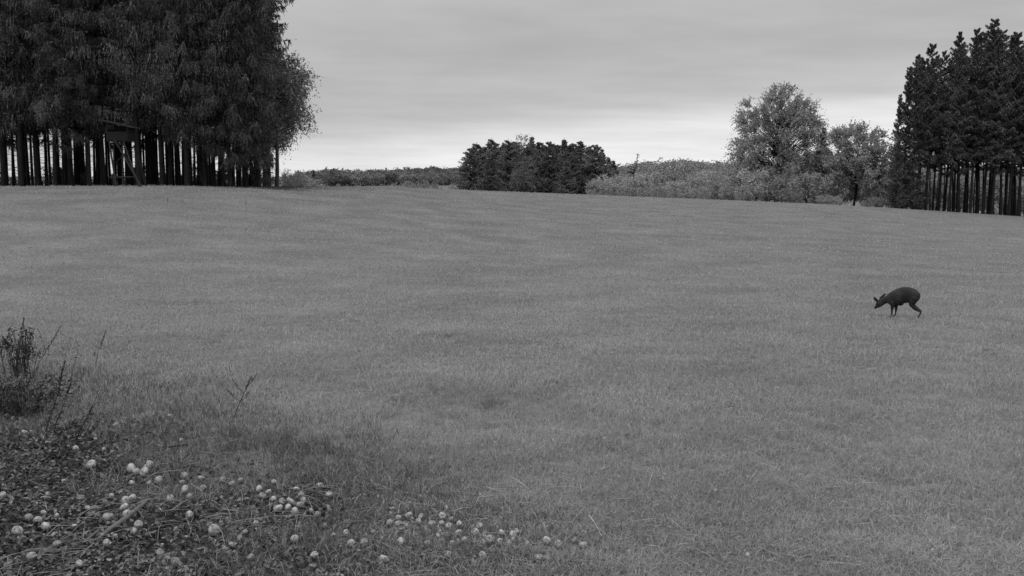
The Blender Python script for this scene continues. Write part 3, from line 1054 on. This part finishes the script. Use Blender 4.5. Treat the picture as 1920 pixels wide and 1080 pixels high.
# ragged dead-topped tree right of the clump
tb = MB()
root = empty('bare_tree', tuple(at(1186, depth=165)))
rg = np.random.default_rng(17)
tb.tube([(0, 0, -.3), (.1, 0, 3), (.35, 0, 5.6), (.75, 0, 6.4), (1.0, 0, 8.2)], [.16, .13, .1, .08, .05], 6)
cr = MB()
P, D = [], []
for i in range(16):
    z = rg.uniform(4.6, 6.4)
    a = rg.normal(math.pi, .8)
    e = np.array([.3, 0, z]) + np.array([math.cos(a) * rg.uniform(1, 3), math.sin(a), rg.uniform(-.3, .5)])
    tb.tube([(.3, 0, z), (e + np.array([.3, 0, z])) / 2 + np.array([0, 0, .2]), e], [.05, .035, .015], 4, False)
    P.append(e)
for z in (6.6, 7.2, 7.8, 8.2, 8.2):
    P.append(np.array([.95, 0, z]))
P = np.repeat(np.array(P), 6, 0)
D = nrm(rg.normal(size=P.shape))
sprays(cr, P, D, .5, 5, .13, .22, .2, rg, .6)
tb.build('trunk', M['bark'], root)
cr.build('crown', M['bush'], root)
s_ = hs(1186, 165, 288, 8.4)
root.scale = (s_ * .8, s_ * .8, s_)
tag(root, 'ragged half-bare tree with one crooked upright limb, right of the spruce clump', 'tree')

# shrubs left: round bush beside the wood and a low one at its foot
o = broadleaf('round_bush', 95, 3.0, 4.6, .1, M['bush'], M['pale_bark'], 80, 16, 5, .09, .17, .05, .35, .55, 3, uneven=.1, cr_r=.7)
p = at(543, depth=104)
o.location = tuple(p)
s_ = hs(543, 104, 319, 3.15)
o.scale = (s_, s_, s_)
tag(o, 'rounded grey bush on the brow just right of the left wood', 'bush')
o = broadleaf('low_bush', 96, 2.0, 3.6, .1, M['edge_leaf'], M['pale_bark'], 50, 16, 5, .08, .15, .04, .35, .5, 3, uneven=.15, cr_r=.6)
p = at(497, depth=79)
o.location = tuple(p)
s_ = hs(497, 79, 326, 2.1)
o.scale = (s_ * .9, s_ * .9, s_)
tag(o, 'dark low bush spreading from the foot of the left wood', 'bush')
o = broadleaf('low_bush', 97, 1.6, 3.6, .1, M['bush'], M['pale_bark'], 50, 14, 5, .1, .17, .04, .35, .5, 3, uneven=.15, cr_r=.6)
p = at(572, depth=108)
o.location = tuple(p)
s_ = hs(572, 108, 330, 1.7)
o.scale = (s_, s_, s_)
tag(o, 'smaller bush leaning against the right side of the rounded grey bush', 'bush')

# tiny shrubs on the far field edge
tiny = Pool([broadleaf('small_shrub', 98, 1.5, 1.7, .1, M['bush'], M['pale_bark'], 22, 10, 4, .12, .2, .03, .3, .5, 2, uneven=.3)])
for k, (px, top) in enumerate([(738, 346), (759, 343), (773, 345), (789, 345), (803, 342), (817, 344), (846, 347)]):
    o = tiny.put(0, at(px, depth=118), k * 1.1, hs(px, 118, top, 1.6), .8)
    tag(o, 'tiny sparse shrub against the pale far field, %s' % ordn(k, 7), 'shrub', 'tiny shrubs before the far field')

# far hedge of trees across the valley ------------------------------------------------
farp = Pool([
    broadleaf('far_tree', 101, 7, 9, .3, M['far_bush'], M['bark'], 60, 12, 4, .5, .8, .2, .2, 1.6, uneven=.25, cr_r=2),
    broadleaf('far_tree', 102, 8, 7.5, .3, M['far_bush'], M['bark'], 50, 12, 4, .5, .8, .2, .2, 1.6, uneven=.25, cr_r=2),
    conifer('far_spruce', 103, 9, .3, 1.9, M['spruce'], M['bark'], .18, .8, 5, 5, .2, .4, .7, 3, .7, (0, .8), 0),
])
rf = np.random.default_rng(12)
spots = []
px = 556
while px < 872:
    if rf.random() < .22 and px < 680:
        spots.append((px, rf.uniform(425, 440), 2, rf.uniform(.55, .72), 1.1))
        px += rf.uniform(5, 9)
    else:
        i = int(rf.integers(2))
        spots.append((px, rf.uniform(420, 450), i, rf.uniform(.55, .85), 1.1))
        px += rf.uniform(9, 17)
spots += [(588, 432, 2, .7, 1), (620, 436, 2, .74, .9), (627, 436, 2, .8, .8), (664, 440, 0, .8, 1)]
stand(farp, spots, 'small distant tree in the far hedge, %s', 'tree', 'trees of the far hedge', 13)


# wooded ridges far away (one mass)
def ridge(name, pts, depth0, depth1, label, seed, leaf=2.2, n=46000):
    rng = np.random.default_rng(seed)
    pxs = np.array([p[0] for p in pts], float)
    pys = np.array([p[1] for p in pts], float)
    mb = MB()
    px = rng.uniform(pxs[0], pxs[-1], n)
    dep = depth0 + (depth1 - depth0) * rng.random(n)
    x = (px - 960) / F * dep
    # crowns stand in rows up the slope; crown tops are lumpy
    cell = 7.0
    lump = vnoise(x / cell, dep / cell * .5, seed) * 3.2 + (vnoise(x / 3, dep / 9, seed + 1) > .8) * 1.8
    top = CAMH - drop(np.interp(px, pxs, pys), depth1)
    frac = (dep - depth0) / (depth1 - depth0)
    zt = (-2.0) * (1 - frac) + (top - 3.4) * frac + lump
    z = zt + 3.4 * rng.random(n)**.5 - rng.random(n) * 3 * (frac < .2)
    P = np.stack([x, dep, z], -1)
    D = nrm(rng.normal(size=(n, 3)))
    sprays(mb, P, D, leaf * .5, 2, leaf * .5, leaf * .55, 0, rng, .8)
    # the hillside the crowns stand on
    u = np.linspace(pxs[0], pxs[-1], 60)
    gx0, gx1 = (u - 960) / F * depth0, (u - 960) / F * (depth1 + 40)
    z1 = CAMH - drop(np.interp(u, pxs, pys), depth1) - 3.6
    V = np.concatenate([np.stack([gx0, np.full(60, depth0), np.full(60, -6.)], -1), np.stack([gx1, np.full(60, depth1 + 40), z1 - 1.0], -1),
                        np.stack([gx1 * 1.02, np.full(60, depth1 + 160), np.full(60, -8.)], -1)])
    i = np.arange(59)
    mb.quads(V, np.concatenate([np.stack([i, i + 1, i + 61, i + 60], -1), np.stack([i + 60, i + 61, i + 121, i + 120], -1)]))
    o = mb.build(name, M['ridge'])
    tag(o, label, 'distant wood', kind='stuff')


ridge('distant_woods', [(560, 327), (640, 326), (690, 327), (730, 324), (800, 321), (850, 320), (900, 320)], 620, 900, 'low wooded ridge behind the far hedge, left of the spruce clump', 3)
ridge('distant_woods', [(1100, 318), (1180, 314), (1205, 309), (1250, 308), (1290, 306), (1330, 309), (1365, 308), (1420, 309), (1500, 310), (1800, 318), (2050, 322)], 420, 700, 'dark wooded ridge on the skyline above the bushes, right of the spruce clump', 4, 1.8)


# ------------------------------------------------------------------ the high seat
def high_seat():
    p = at(232, depth=66.5)
    root = empty('high_seat', tuple(p), 0)
    u = 66.5 / F           # metres per photograph pixel there
    cx = 236.0

    def X(px):
        return (px - cx) * u

    def Zp(py):
        return (345.0 - py) * u
    m = MB()
    m.box((0, 0, 0), (.01, .01, .01))
    zf = Zp(262)
    zr = Zp(233)
    fl = MB()
    for k in range(8):
        fl.box((X(235), -.02 + (k - 3.5) * .165, zf), (X(258) - X(211), .15, .04))
    fl.build('floor', M['board'], root)
    for sx, dx in ((-1, X(217) - X(213)), (1, X(255) - X(259))):
        x0 = X(235) + sx * .68
        pan = MB()
        for k in range(5):
            pan.box((x0, 0, zf + .1 + k * .135), (.03, 1.25, .125))
        pan.build('side_panel', M['board'], root)
    fr = MB()
    for k in range(4):
        fr.box((X(235), -.66, zf + .1 + k * .135), (1.34, .03, .125))
    fr.build('front_panel', M['board'], root)
    bk = MB()
    for k in range(7):
        bk.box((X(235), .66, zf + .1 + k * .135), (1.34, .03, .125))
    bk.build('back_panel', M['board'], root)
    st = MB()
    st.box((X(235), .3, zf + .42), (1.25, .3, .04))
    st.build('seat', M['board'], root)
    for sx in (-1, 1):
        for sy in (-1, 1):
            q = MB()
            q.tube([(X(235) + sx * .62, sy * .62, zf - .03), (X(235) + sx * .62, sy * .62, zr - (.1 if sx > 0 else -.12))], [.035, .035], 6)
            q.build('roof_post', M['wood'], root)
    rf = MB()
    ang = math.atan2(-14, 60)
    ca, sa = math.cos(ang), math.sin(ang)
    R = np.array([[ca, 0, -sa], [0, 1, 0], [sa, 0, ca]])
    for k in range(6):
        rf.box((X(235), (k - 2.5) * .29, zr + .06 + (k % 2) * .015), (2.15, .3, .035), R)
    rf.build('roof', M['wood'], root)
    # four splayed legs
    for (tx, bx, sy) in ((219, 236, -1), (238, 238, -.2), (215, 206, 1), (255, 266, 1)):
        q = MB()
        q.tube([(X(tx), sy * .58, zf), (X(bx), sy * 1.15, -.15)], [.055, .065], 8)
        q.build('leg', M['wood'], root)
    for a, b in (((228, 262, -.62), (262, 305, -.9)), ((214, 300, .9), (262, 262, .6))):
        q = MB()
        q.tube([(X(a[0]), a[2], Zp(a[1])), (X(b[0]), b[2], Zp(b[1]))], [.035, .035], 6)
        q.build('brace', M['wood'], root)
    q = MB()
    q.tube([(X(222), -1.0, Zp(329)), (X(274), -1.0, Zp(328))], [.05, .045], 8)
    q.build('cross_beam', M['wood'], root)
    # ladder down to the right
    lad = empty('ladder', (0, 0, 0))
    lad.parent = root
    A0, A1 = np.array([X(247), -.75, Zp(262)]), np.array([X(284), -1.75, -.1])
    B0, B1 = np.array([X(229), -.75, Zp(258)]), np.array([X(291), -2.0, -.1])
    for a, b in ((A0, A1), (B0 + np.array([0, .1, 0]), B1)):
        q = MB()
        q.tube([a, b], [.045, .05], 8)
        q.build('rail', M['wood'], lad)
    for t in np.linspace(.08, .94, 9):
        q = MB()
        q.tube([A0 + (A1 - A0) * t, B0 + (B1 - B0) * t], [.025, .025], 6)
        q.build('rung', M['wood'], lad)
    tag(root, 'wooden hunting high seat with roof and ladder in front of the left wood', 'high seat')


high_seat()


# ------------------------------------------------------------------ the roe deer
def deer():
    K = .96 / 1180.0
    yaw = math.radians(28)
    cy = math.cos(yaw)
    gx0, gy0 = 665.0, 905.0

    def pt(zx, zy, off=0.0):
        X = -(zx - gx0) * K * .93 / cy
        g = gy0 + (zx - gx0) * .105          # ground line drops to the nearer hind feet
        return np.array([-X * 1.0, off, (g - zy) * K])
    # local frame: +x points to the rump, -x to the head, y away from camera
    mb = MB()

    def loft(secs, seg=16):
        """secs: centre(3), half height, half width, tilt direction in the xz plane (axis)"""
        cs = np.array([s[0] for s in secs])
        ax = np.gradient(cs, axis=0)
        ax[:, 1] = 0
        ax /= np.linalg.norm(ax, axis=1)[:, None]
        upv = np.stack([-ax[:, 2], np.zeros(len(cs)), ax[:, 0]], -1)
        th = np.arange(seg) / seg * 2 * math.pi
        rings = []
        for c, u_, s in zip(cs, upv, secs):
            rings.append(c + np.outer(np.cos(th) * s[1], u_) + np.outer(np.sin(th) * s[2], [0, 1, 0]))
        V = np.concatenate(rings + [cs[:1], cs[-1:]])
        n = len(secs)
        i = np.arange(n - 1)[:, None] * seg
        j = np.arange(seg)[None]
        k = (j + 1) % seg
        F_ = np.stack([i + j, i + k, i + seg + k, i + seg + j], -1).reshape(-1, 4).tolist()
        c0, c1 = n * seg, n * seg + 1
        for q in range(0, seg, 2):
            F_.append([c0, (q + 2) % seg, q + 1, q])
            b = (n - 1) * seg
            F_.append([c1, b + q, b + q + 1, b + (q + 2) % seg])
        mb.quads(V, F_, True)
    tor = [(1212, 455, 520, .03), (1190, 392, 572, .075), (1130, 318, 608, .105), (1050, 258, 622, .118), (960, 222, 600, .115), (880, 213, 606, .12), (790, 240, 620, .12), (700, 285, 655, .12),
           (630, 318, 660, .105), (570, 350, 645, .085), (530, 378, 628, .066)]
    loft([(pt(x, (a + b) / 2), (b - a) / 2 * K, w) for x, a, b, w in tor])
    nk = [(620, 480, 130, .085), (560, 488, 110, .066), (505, 505, 92, .052), (455, 524, 80, .045), (410, 546, 82, .046), (372, 570, 88, .050), (340, 600, 82, .049), (315, 632, 64, .040), (292, 658, 46, .031), (272, 678, 36, .026), (254, 694, 30, .022), (242, 704, 20, .016)]
    loft([(pt(x, y, -.0), h * K, w) for x, y, h, w in nk])

    LK = 1.0

    def limb(P, R, off):
        mb.tube([pt(x, y, off) for x, y in P], np.array(R) * LK, 10)
    # fore legs (near, far)
    g1 = gy0
    limb([(640, 560), (640, 650), (636, 740), (632, 790), (631, 860), (634, 895), (625, 915)], [.055, .040, .024, .020, .013, .014, .017], -.055)
    limb([(690, 560), (700, 650), (704, 735), (702, 785), (695, 850), (694, 885), (684, 908)], [.055, .042, .025, .021, .013, .014, .017], .055)
    # hind legs: thigh, knee forward, hock back, shank
    limb([(1120, 470), (1070, 570), (1060, 650), (1120, 730), (1195, 785), (1246, 812), (1240, 870), (1222, 925), (1208, 955)], [.076, .076, .056, .038, .030, .022, .014, .015, .018], -.06)
    limb([(1100, 470), (1050, 560), (1030, 640), (1110, 725), (1185, 785), (1232, 815), (1224, 865), (1208, 920), (1196, 950)], [.076, .076, .054, .036, .028, .021, .014, .015, .018], .06)
    # genital tuft / belly bulge
    limb([(750, 612), (800, 632), (860, 615)], [.03, .034, .022], 0)
    # tail stub
    limb([(1180, 400), (1212, 470)], [.03, .02], 0)
    body = mb.build('body', M['deer'])
    rm = body.modifiers.new('r', 'REMESH')
    rm.mode = 'VOXEL'
    rm.voxel_size = .008
    rm.use_smooth_shade = True
    smd = body.modifiers.new('s', 'SMOOTH')
    smd.iterations = 2
    dg = bpy.context.evaluated_depsgraph_get()
    me = bpy.data.meshes.new_from_object(body.evaluated_get(dg))
    body.modifiers.clear()
    body.data = me
    for pl in me.polygons:
        pl.use_smooth = True
    p = at(1620 + gx0 / 12, 520 + gy0 / 12)
    root = empty('roe_deer', tuple(p), 0)
    body.parent = root

    def ear(base, tip, off0, off1, w):
        b, t = pt(*base, off0), pt(*tip, off1)
        q = MB()
        ts = np.array([0, .15, .4, .7, .9, 1])
        rs = np.array([.45, .8, 1, .75, .35, .08]) * w
        d = t - b
        ax = d / np.linalg.norm(d)
        sd_ = nrm(np.cross(ax, np.array([.35, 1, 0])))
        th_ = np.linspace(-1.25, 1.25, 7)
        nv = np.cross(ax, sd_)
        V = []
        for s, r in zip(ts, rs):
            c = b + d * s
            for a in th_:
                V.append(c + sd_ * math.sin(a) * r + nv * (1 - math.cos(a)) * r * .9)
        V = np.array(V)
        V2 = V + nv * .004
        n = len(ts)
        F_ = []
        for i in range(n - 1):
            for j in range(6):
                F_.append([i * 7 + j, i * 7 + j + 1, i * 7 + 8 + j, i * 7 + 7 + j])
        q.quads(V, F_, True)
        q.quads(V2, [f[::-1] for f in F_], True)
        q.build('ear', M['deer_ear'], root)
    ear((318, 525), (228, 408), -.035, -.07, .034)
    ear((345, 505), (488, 352), .02, .03, .030)
    for sg in (-1, 1):
        q = MB()
        c = pt(318, 590, sg * .043)
        n_, m_ = 8, 6
        V = []
        for i in range(m_ + 1):
            for j in range(n_):
                a, b = math.pi * i / m_, 2 * math.pi * j / n_
                V.append(c + .0095 * np.array([math.sin(a) * math.cos(b), math.sin(a) * math.sin(b), math.cos(a)]))
        F_ = [[i * n_ + j, i * n_ + (j + 1) % n_, (i + 1) * n_ + (j + 1) % n_, (i + 1) * n_ + j] for i in range(m_) for j in range(n_)]
        q.quads(V, F_, True)
        q.build('eye', M['eye'], root)
    for zx, zy, off in ((625, 915, -.055), (684, 908, .055), (1208, 955, -.06), (1196, 950, .06)):
        q = MB()
        a = pt(zx, zy, off)
        q.tube([a + np.array([.0, 0, .02]), a + np.array([-.012, 0, -.005]), a + np.array([-.02, 0, -.02])], [.016, .019, .02], 8)
        q.build('hoof', M['hoof'], root)
    root.rotation_euler = (0, 0, -yaw)
    root.location.z += .03
    tag(root, 'dark roe deer walking left with lowered head on the meadow', 'deer')


deer()


# ------------------------------------------------------------------ apples
# patches the apples lie in: (name, x0, x1, y0, y1)
AREAS = [('below the dark bramble at the left edge', 0, 130, 770, 830), ('in the sparse weeds above the apple heaps', 130, 400, 780, 860),
         ('in the upper left heap on the dark leaves', 150, 315, 861, 915), ('in the heap just above the fallen branch', 190, 275, 916, 962),
         ('beside and under the fallen branch', 190, 275, 963, 1030), ('in the lower left corner', 0, 130, 920, 1030),
         ('right of the fallen branch', 310, 410, 890, 1010), ('in the row along the bent twig', 411, 548, 895, 975),
         ('bunched at the right end of the bent twig', 549, 625, 905, 975), ('near the curved dark twig', 411, 700, 976, 1030),
         ('in the heap where the chain begins', 701, 800, 950, 1030), ('in the chain along the grass edge', 801, 880, 950, 1030),
         ('at the right end of the apple chain', 881, 1110, 985, 1030), ('in the nearest bottom row', 0, 1110, 1031, 1080)]


def lathe_apple(seed, wide=1.0, lop=.05):
    rng = np.random.default_rng(seed)
    n, s = 14, 18
    V = []
    for i in range(n + 1):
        a = math.pi * i / n
        r = math.sin(a) * (1 + .12 * math.cos(a))
        z = math.cos(a) * .88 - .16 * math.exp(-(a / .38)**2) + .10 * math.exp(-((math.pi - a) / .34)**2)
        for j in range(s):
            b = 2 * math.pi * j / s
            rr = r * (1 + lop * math.sin(b + 1) + .03 * math.cos(5 * b) * (1 if a > 1.8 else .3))
            V.append((rr * wide * math.cos(b) * .5, rr * wide * math.sin(b) * .5, z * .5))
    F_ = [[i * s + j, (i + 1) * s + j, (i + 1) * s + (j + 1) % s, i * s + (j + 1) % s] for i in range(n) for j in range(s)]
    mb = MB()
    mb.quads(np.array(V), F_, True)
    o = mb.build('apple', M['apple'])
    q = MB()
    q.tube([(0, 0, .26), (.01, .02, .38), (.04, .05, .52)], [.022, .018, .026], 6)
    q.build('stem', M['dark_stick'], o)
    return o


APP = Pool([lathe_apple(1), lathe_apple(2, 1.06, .08), lathe_apple(3, .94, .04)])


def put_apples():
    rng = np.random.default_rng(77)
    groups = {}
    for a in AP:
        for nm, x0, x1, y0, y1 in AREAS:
            if x0 <= a[0] <= x1 and y0 <= a[1] <= y1:
                groups.setdefault(nm, []).append(a)
                break
        else:
            groups.setdefault('away from the others', []).append(a)
    i = 0
    for nm, lst in groups.items():
        lst.sort()
        for k, (px, py, d) in enumerate(lst):
            g = at(px, py + d * .42)
            depth = g[1]
            D = d * depth / F * 1.0
            D = min(max(D, .036), .085) * 1.07
            o = APP.put(i, (g[0], g[1], g[2] + D * .40 + .008), 0, D)
            o.scale = (D * rng.uniform(.93, 1.05), D, D * rng.uniform(.88, 1.02))
            o.rotation_euler = (rng.uniform(-1.3, 1.3), rng.uniform(-1.3, 1.3), rng.random() * 6.28)
            sz = 'large pale' if d >= 17 else 'small pale' if d <= 11 else 'pale'
            one = 'alone there' if len(lst) == 1 else ordn(k, len(lst))
            tag(o, '%s apple %s, %s' % (sz, nm, one), 'apple', 'windfall apples')
            i += 1


put_apples()


# ------------------------------------------------------------------ sticks, stems, weeds
def G(px, py, up=0.0):
    p = at(px, py)
    return p + np.array([0, 0, up])


def stick(name, pl, rads, mat, label, cat, twigs=()):
    mb = MB()
    pts = [G(a, b, c) for a, b, c in pl]
    o0 = pts[0].copy()
    mb.tube([p - o0 for p in pts], rads, 8)
    for (a, b, c), (a2, b2, c2), r in twigs:
        mb.tube([G(a, b, c) - o0, G(a2, b2, c2) - o0], [r, r * .5], 6)
    o = mb.build(name, mat)
    o.location = tuple(o0)
    tag(o, label, cat)


stick('fallen_branch', [(274, 955, .05), (258, 968, .05), (236, 984, .04), (206, 1003, .03), (184, 1018, .02)], [.012, .017, .018, .016, .010], M['stick'],
      'thick pale fallen branch lying slantwise among apples', 'branch', [((258, 968, .05), (270, 985, .04), .006)])
stick('stick', [(184, 1004, .03), (172, 1014, .03), (158, 1024, .02)], [.008, .009, .006], M['stick'], 'short pale stick left of the lower end of the fallen branch', 'stick')
stick('dark_twig', [(495, 965, .09), (501, 977, .07), (510, 987, .05), (522, 999, .04), (535, 1010, .02)], [.004, .006, .007, .006, .003], M['dark_stick'], 'curved dark twig on the leaves below the row of apples', 'twig')
stick('bent_twig', [(489, 924, .1), (503, 934, .1), (518, 944, .09), (532, 953, .08), (544, 961, .05)], [.003, .0045, .005, .0045, .003], M['dark_stick'],
      'thin bent twig lying across the row of apples', 'twig', [((518, 944, .09), (560, 938, .08), .003)])
stick('broken_twig', [(305, 849, .05), (322, 853, .07), (350, 849, .07)], [.004, .008, .004], M['dark_stick'], 'dark broken twig in the weeds above the apple heap', 'twig')
stick('dry_stalk', [(913, 931, .07), (925, 938, .08), (947, 940, .07)], [.003, .0035, .003], M['straw'], 'bent pale dry stalk on the mown grass above the apple chain', 'stalk')
stick('dry_stalk', [(890, 962, .05), (898, 950, .07), (925, 946, .06)], [.003, .0035, .003], M['straw'], 'pale dry stalk bent upward just above the apple chain', 'stalk')
stick('dry_stalk', [(1104, 987, .08), (1116, 1002, .07), (1128, 1022, .06)], [.003, .0035, .003], M['straw'], 'straight pale stalk lying right of the last apples', 'stalk')


def stalk(name, base, top, mat, label, cat, r=.004, head=0, leaves=0, bend=.0, leafmat=None, forks=0, hw=.012, hl=.03, rng=None):
    """an upright weed rooted at a pixel; its tip reaches another pixel at the same depth"""
    rng = np.random.default_rng(int(base[0] * 7 + base[1]))
    b = G(*base)
    dep = b[1]
    cp, sp = math.cos(PITCH), math.sin(PITCH)
    tx = (top[0] - 960) / F * (dep * cp)
    tz = CAMH - drop(top[1], dep)
    e = np.array([tx - b[0], 0, tz - b[2]])
    root = empty(name, tuple(b))
    mb = MB()
    t = np.linspace(0, 1, 6)
    pts = np.outer(t, e)
    pts[:, 0] += bend * np.sin(t * math.pi)
    pts[:, 1] += rng.normal(0, .02) * t
    pts[0, 2] -= .03
    mb.tube(pts, r * (1.2 - .7 * t), 5)
    H = np.linalg.norm(e)
    sp_ = MB()
    used = False
    for i in range(forks):
        a = pts[2 + i % 3]
        sgn = -1 if i % 2 else 1
        q = a + np.array([sgn * H * rng.uniform(.16, .3), rng.normal(0, .03), H * rng.uniform(.2, .38)])
        mb.tube([a, (a + q) / 2 + np.array([sgn * H * .05, 0, 0]), q], [r * .7, r * .6, r * .35], 4, False)
        if head:
            sprays(sp_, np.repeat([(a + q) / 2], 3, 0), np.repeat([nrm(q - a)], 3, 0), np.linalg.norm(q - a) * .6, 5, hw, hl, 0, rng, .6)
            used = True
    if head:
        k = 4
        P = np.repeat([pts[-1] - e * head], k, 0)
        sprays(sp_, P, np.repeat([nrm(e)], k, 0), H * head * 1.05, int(14 * head + 8), hw, hl, 0, rng, .5, .3, .004)
        used = True
    if leaves:
        f = rng.uniform(.05, .8, leaves)
        P = np.stack([np.interp(f, t, pts[:, i]) for i in range(3)], -1)
        a = rng.random(leaves) * 6.283
        D = nrm(np.stack([np.cos(a), np.sin(a), rng.uniform(-.1, .7, leaves)], -1))
        sprays(sp_, P, D, .07, 3, .018, .045, .5, rng, .3)
        used = True
    mb.build('stem', mat, root)
    if used:
        sp_.build('leaves' if leaves else 'seed_head', leafmat or M['weed'], root)
    tag(root, label, cat, 'weed stalks in the rough corner')
    return root


stalk('weed_stalk', (62, 700), (102, 611), M['stalk'], 'slanting dark stalk with a knotty seed head, right of the dark bramble top', 'weed', .004, .45)
stalk('weed_stalk', (178, 690), (189, 617), M['stalk'], 'slim dark stalk standing apart, rightmost of the tall ones above the weeds', 'weed', .0035, .5, bend=-.02, hw=.008)
stalk('weed_stalk', (130, 718), (136, 642), M['stalk'], 'thin straight dark stalk between the two seed-headed stalks', 'weed', .003, 0, 6)
stalk('weed_stalk', (82, 815), (106, 676), M['stalk'], 'tallest dark leafy stalk right of the bramble heap', 'weed', .005, .25, 44, .02)
stalk('weed_stalk', (97, 812), (116, 716), M['stalk'], 'leafy stalk just right of the tallest dark leafy stalk', 'weed', .004, .2, 30, .01)
stalk('weed_stalk', (29, 690), (31, 596), M['stalk'], 'single upright stalk with a dark tip above the bramble at the left edge', 'weed', .0035, .15)
stalk('weed_stalk', (140, 828), (155, 762), M['stalk'], 'short dark leafy stalk above the leftmost apples', 'weed', .0045, .2, 18)
stalk('weed_stalk', (207, 850), (196, 800), M['stalk'], 'thin leaning stalk in the weeds above the upper left apple heap', 'weed', .003, 0, 4)
stalk('dock_stalk', (437, 784), (462, 706), M['stalk'], 'forked dry dock stalk with antler-like twigs standing alone', 'weed', .0042, .3, 0, 0, forks=4, hw=.012, hl=.028)
stalk('grass_stem', (300, 888), (322, 787), M['stick'], 'tall pale grass stem bending right above the apples', 'grass stem', .0025, 0, 0, -.03)
stalk('grass_stem', (318, 895), (319, 820), M['stalk'], 'dark upright stem beside the tall pale grass stem', 'grass stem', .0022, 0, 0, 0)
stalk('grass_stem', (592, 958), (585, 884), M['stick'], 'pale upright dead stem right of the bunched apples', 'grass stem', .0032)
stalk('grass_stem', (621, 1020), (616, 942), M['stick'], 'pale upright dead stem below the last apple of the bunch', 'grass stem', .003)
stalk('grass_stem', (660, 885), (655, 830), M['stick'], 'short pale stem at the edge of the mown grass', 'grass stem', .0022)
stalk('weed_stalk', (313, 388), (313, 371), M['stalk'], 'lone dark weed standing far out on the meadow near the left wood', 'weed', .006, .4, 0, hw=.015, hl=.05)
stalk('weed_stalk', (461, 391), (460, 377), M['stalk'], 'small far weed on the meadow right of the lone dark one', 'weed', .005, .4, 0, hw=.015, hl=.05)


def bramble(base, w, h, n, label, seed, dark):
    rng = np.random.default_rng(seed)
    b = G(*base)
    root = empty('bramble', tuple(b))
    ca, lf_ = MB(), MB()
    P, D = [], []
    for i in range(n):
        a = rng.random() * 6.283
        l = w * rng.uniform(.4, 1)
        hh = h * rng.uniform(.5, 1.1)
        s = np.linspace(0, 1, 6)
        o = np.array([rng.normal(0, w * .3), rng.normal(0, w * .25), 0])
        pts = np.stack([o[0] + math.cos(a) * l * s, o[1] + math.sin(a) * l * s, hh * np.sin(s * 2.3) * 1.05 - .02], -1)
        ca.tube(pts, np.linspace(.004, .002, 6), 4, False)
        f = rng.random(14)
        for q in f:
            P.append([np.interp(q, s, pts[:, j]) for j in range(3)])
    P = np.array(P)
    D = nrm(rng.normal(size=P.shape) + np.array([0, 0, .2]))
    sprays(lf_, P, D, .07, 3, .016, .05, .5, rng, .5)
    ca.build('cane', M['stick' if not dark else 'stalk'], root)
    lf_.build('leaves', M['bramble'], root)
    tag(root, label, 'bramble')


bramble((38, 712), .24, .62, 34, 'upright dark bramble with pointed leaves at the left edge, upper of two', 5, True)
bramble((24, 782), .5, .36, 80, 'wide dark bramble heap with arching canes at the left edge, lower of two', 6, False)


# ------------------------------------------------------------------ unseen apple trees beside the camera; two added only to shade the ground
def apple_tree(loc, R, zc, hz, label, seed):
    rng = np.random.default_rng(seed)
    root = empty('apple_tree', loc)
    tb, cr = MB(), MB()
    tb.tube([(0, 0, -.3), (.1, .05, 1.0), (.05, .1, 2.0), (0, 0, zc - .8)], [.24, .17, .16, .13], 10)
    n = 150
    u = nrm(rng.normal(size=(n, 3))) * (rng.random(n)**.4)[:, None]
    C = u * np.array([R, R, hz]) + np.array([0, 0, zc])
    for c in C[::3]:
        tb.tube([(0, 0, zc - 1.2), (c * .5 + np.array([0, 0, zc * .5 - .3])), c], [.06, .04, .012], 5, False)
    P = np.repeat(C, 12, 0)
    sprays(cr, P, nrm(rng.normal(size=P.shape)), .7, 6, .06, .10, .3, rng, .6)
    tb.build('trunk', M['pale_bark'], root)
    cr.build('crown', M['bush'], root)
    tag(root, label, 'apple tree')


apple_tree((-6.4, 4.4, gz(-6.4, 4.4)), 4.0, 6.0, 2.0, 'apple tree overhanging the windfall apples beside the camera on the left', 1)
apple_tree((-11.4, 12.0, gz(-11.4, 12)), 4.2, 4.6, 2.6, 'unseen apple tree added outside the left edge to shade the meadow', 3)  # added out of view, darkens the left part of the meadow
apple_tree((8.8, 3.0, gz(8.8, 3.0)), 3.2, 5.0, 1.9, 'unseen apple tree added beside the camera to shade the right side', 2)  # added out of view for shade on the right
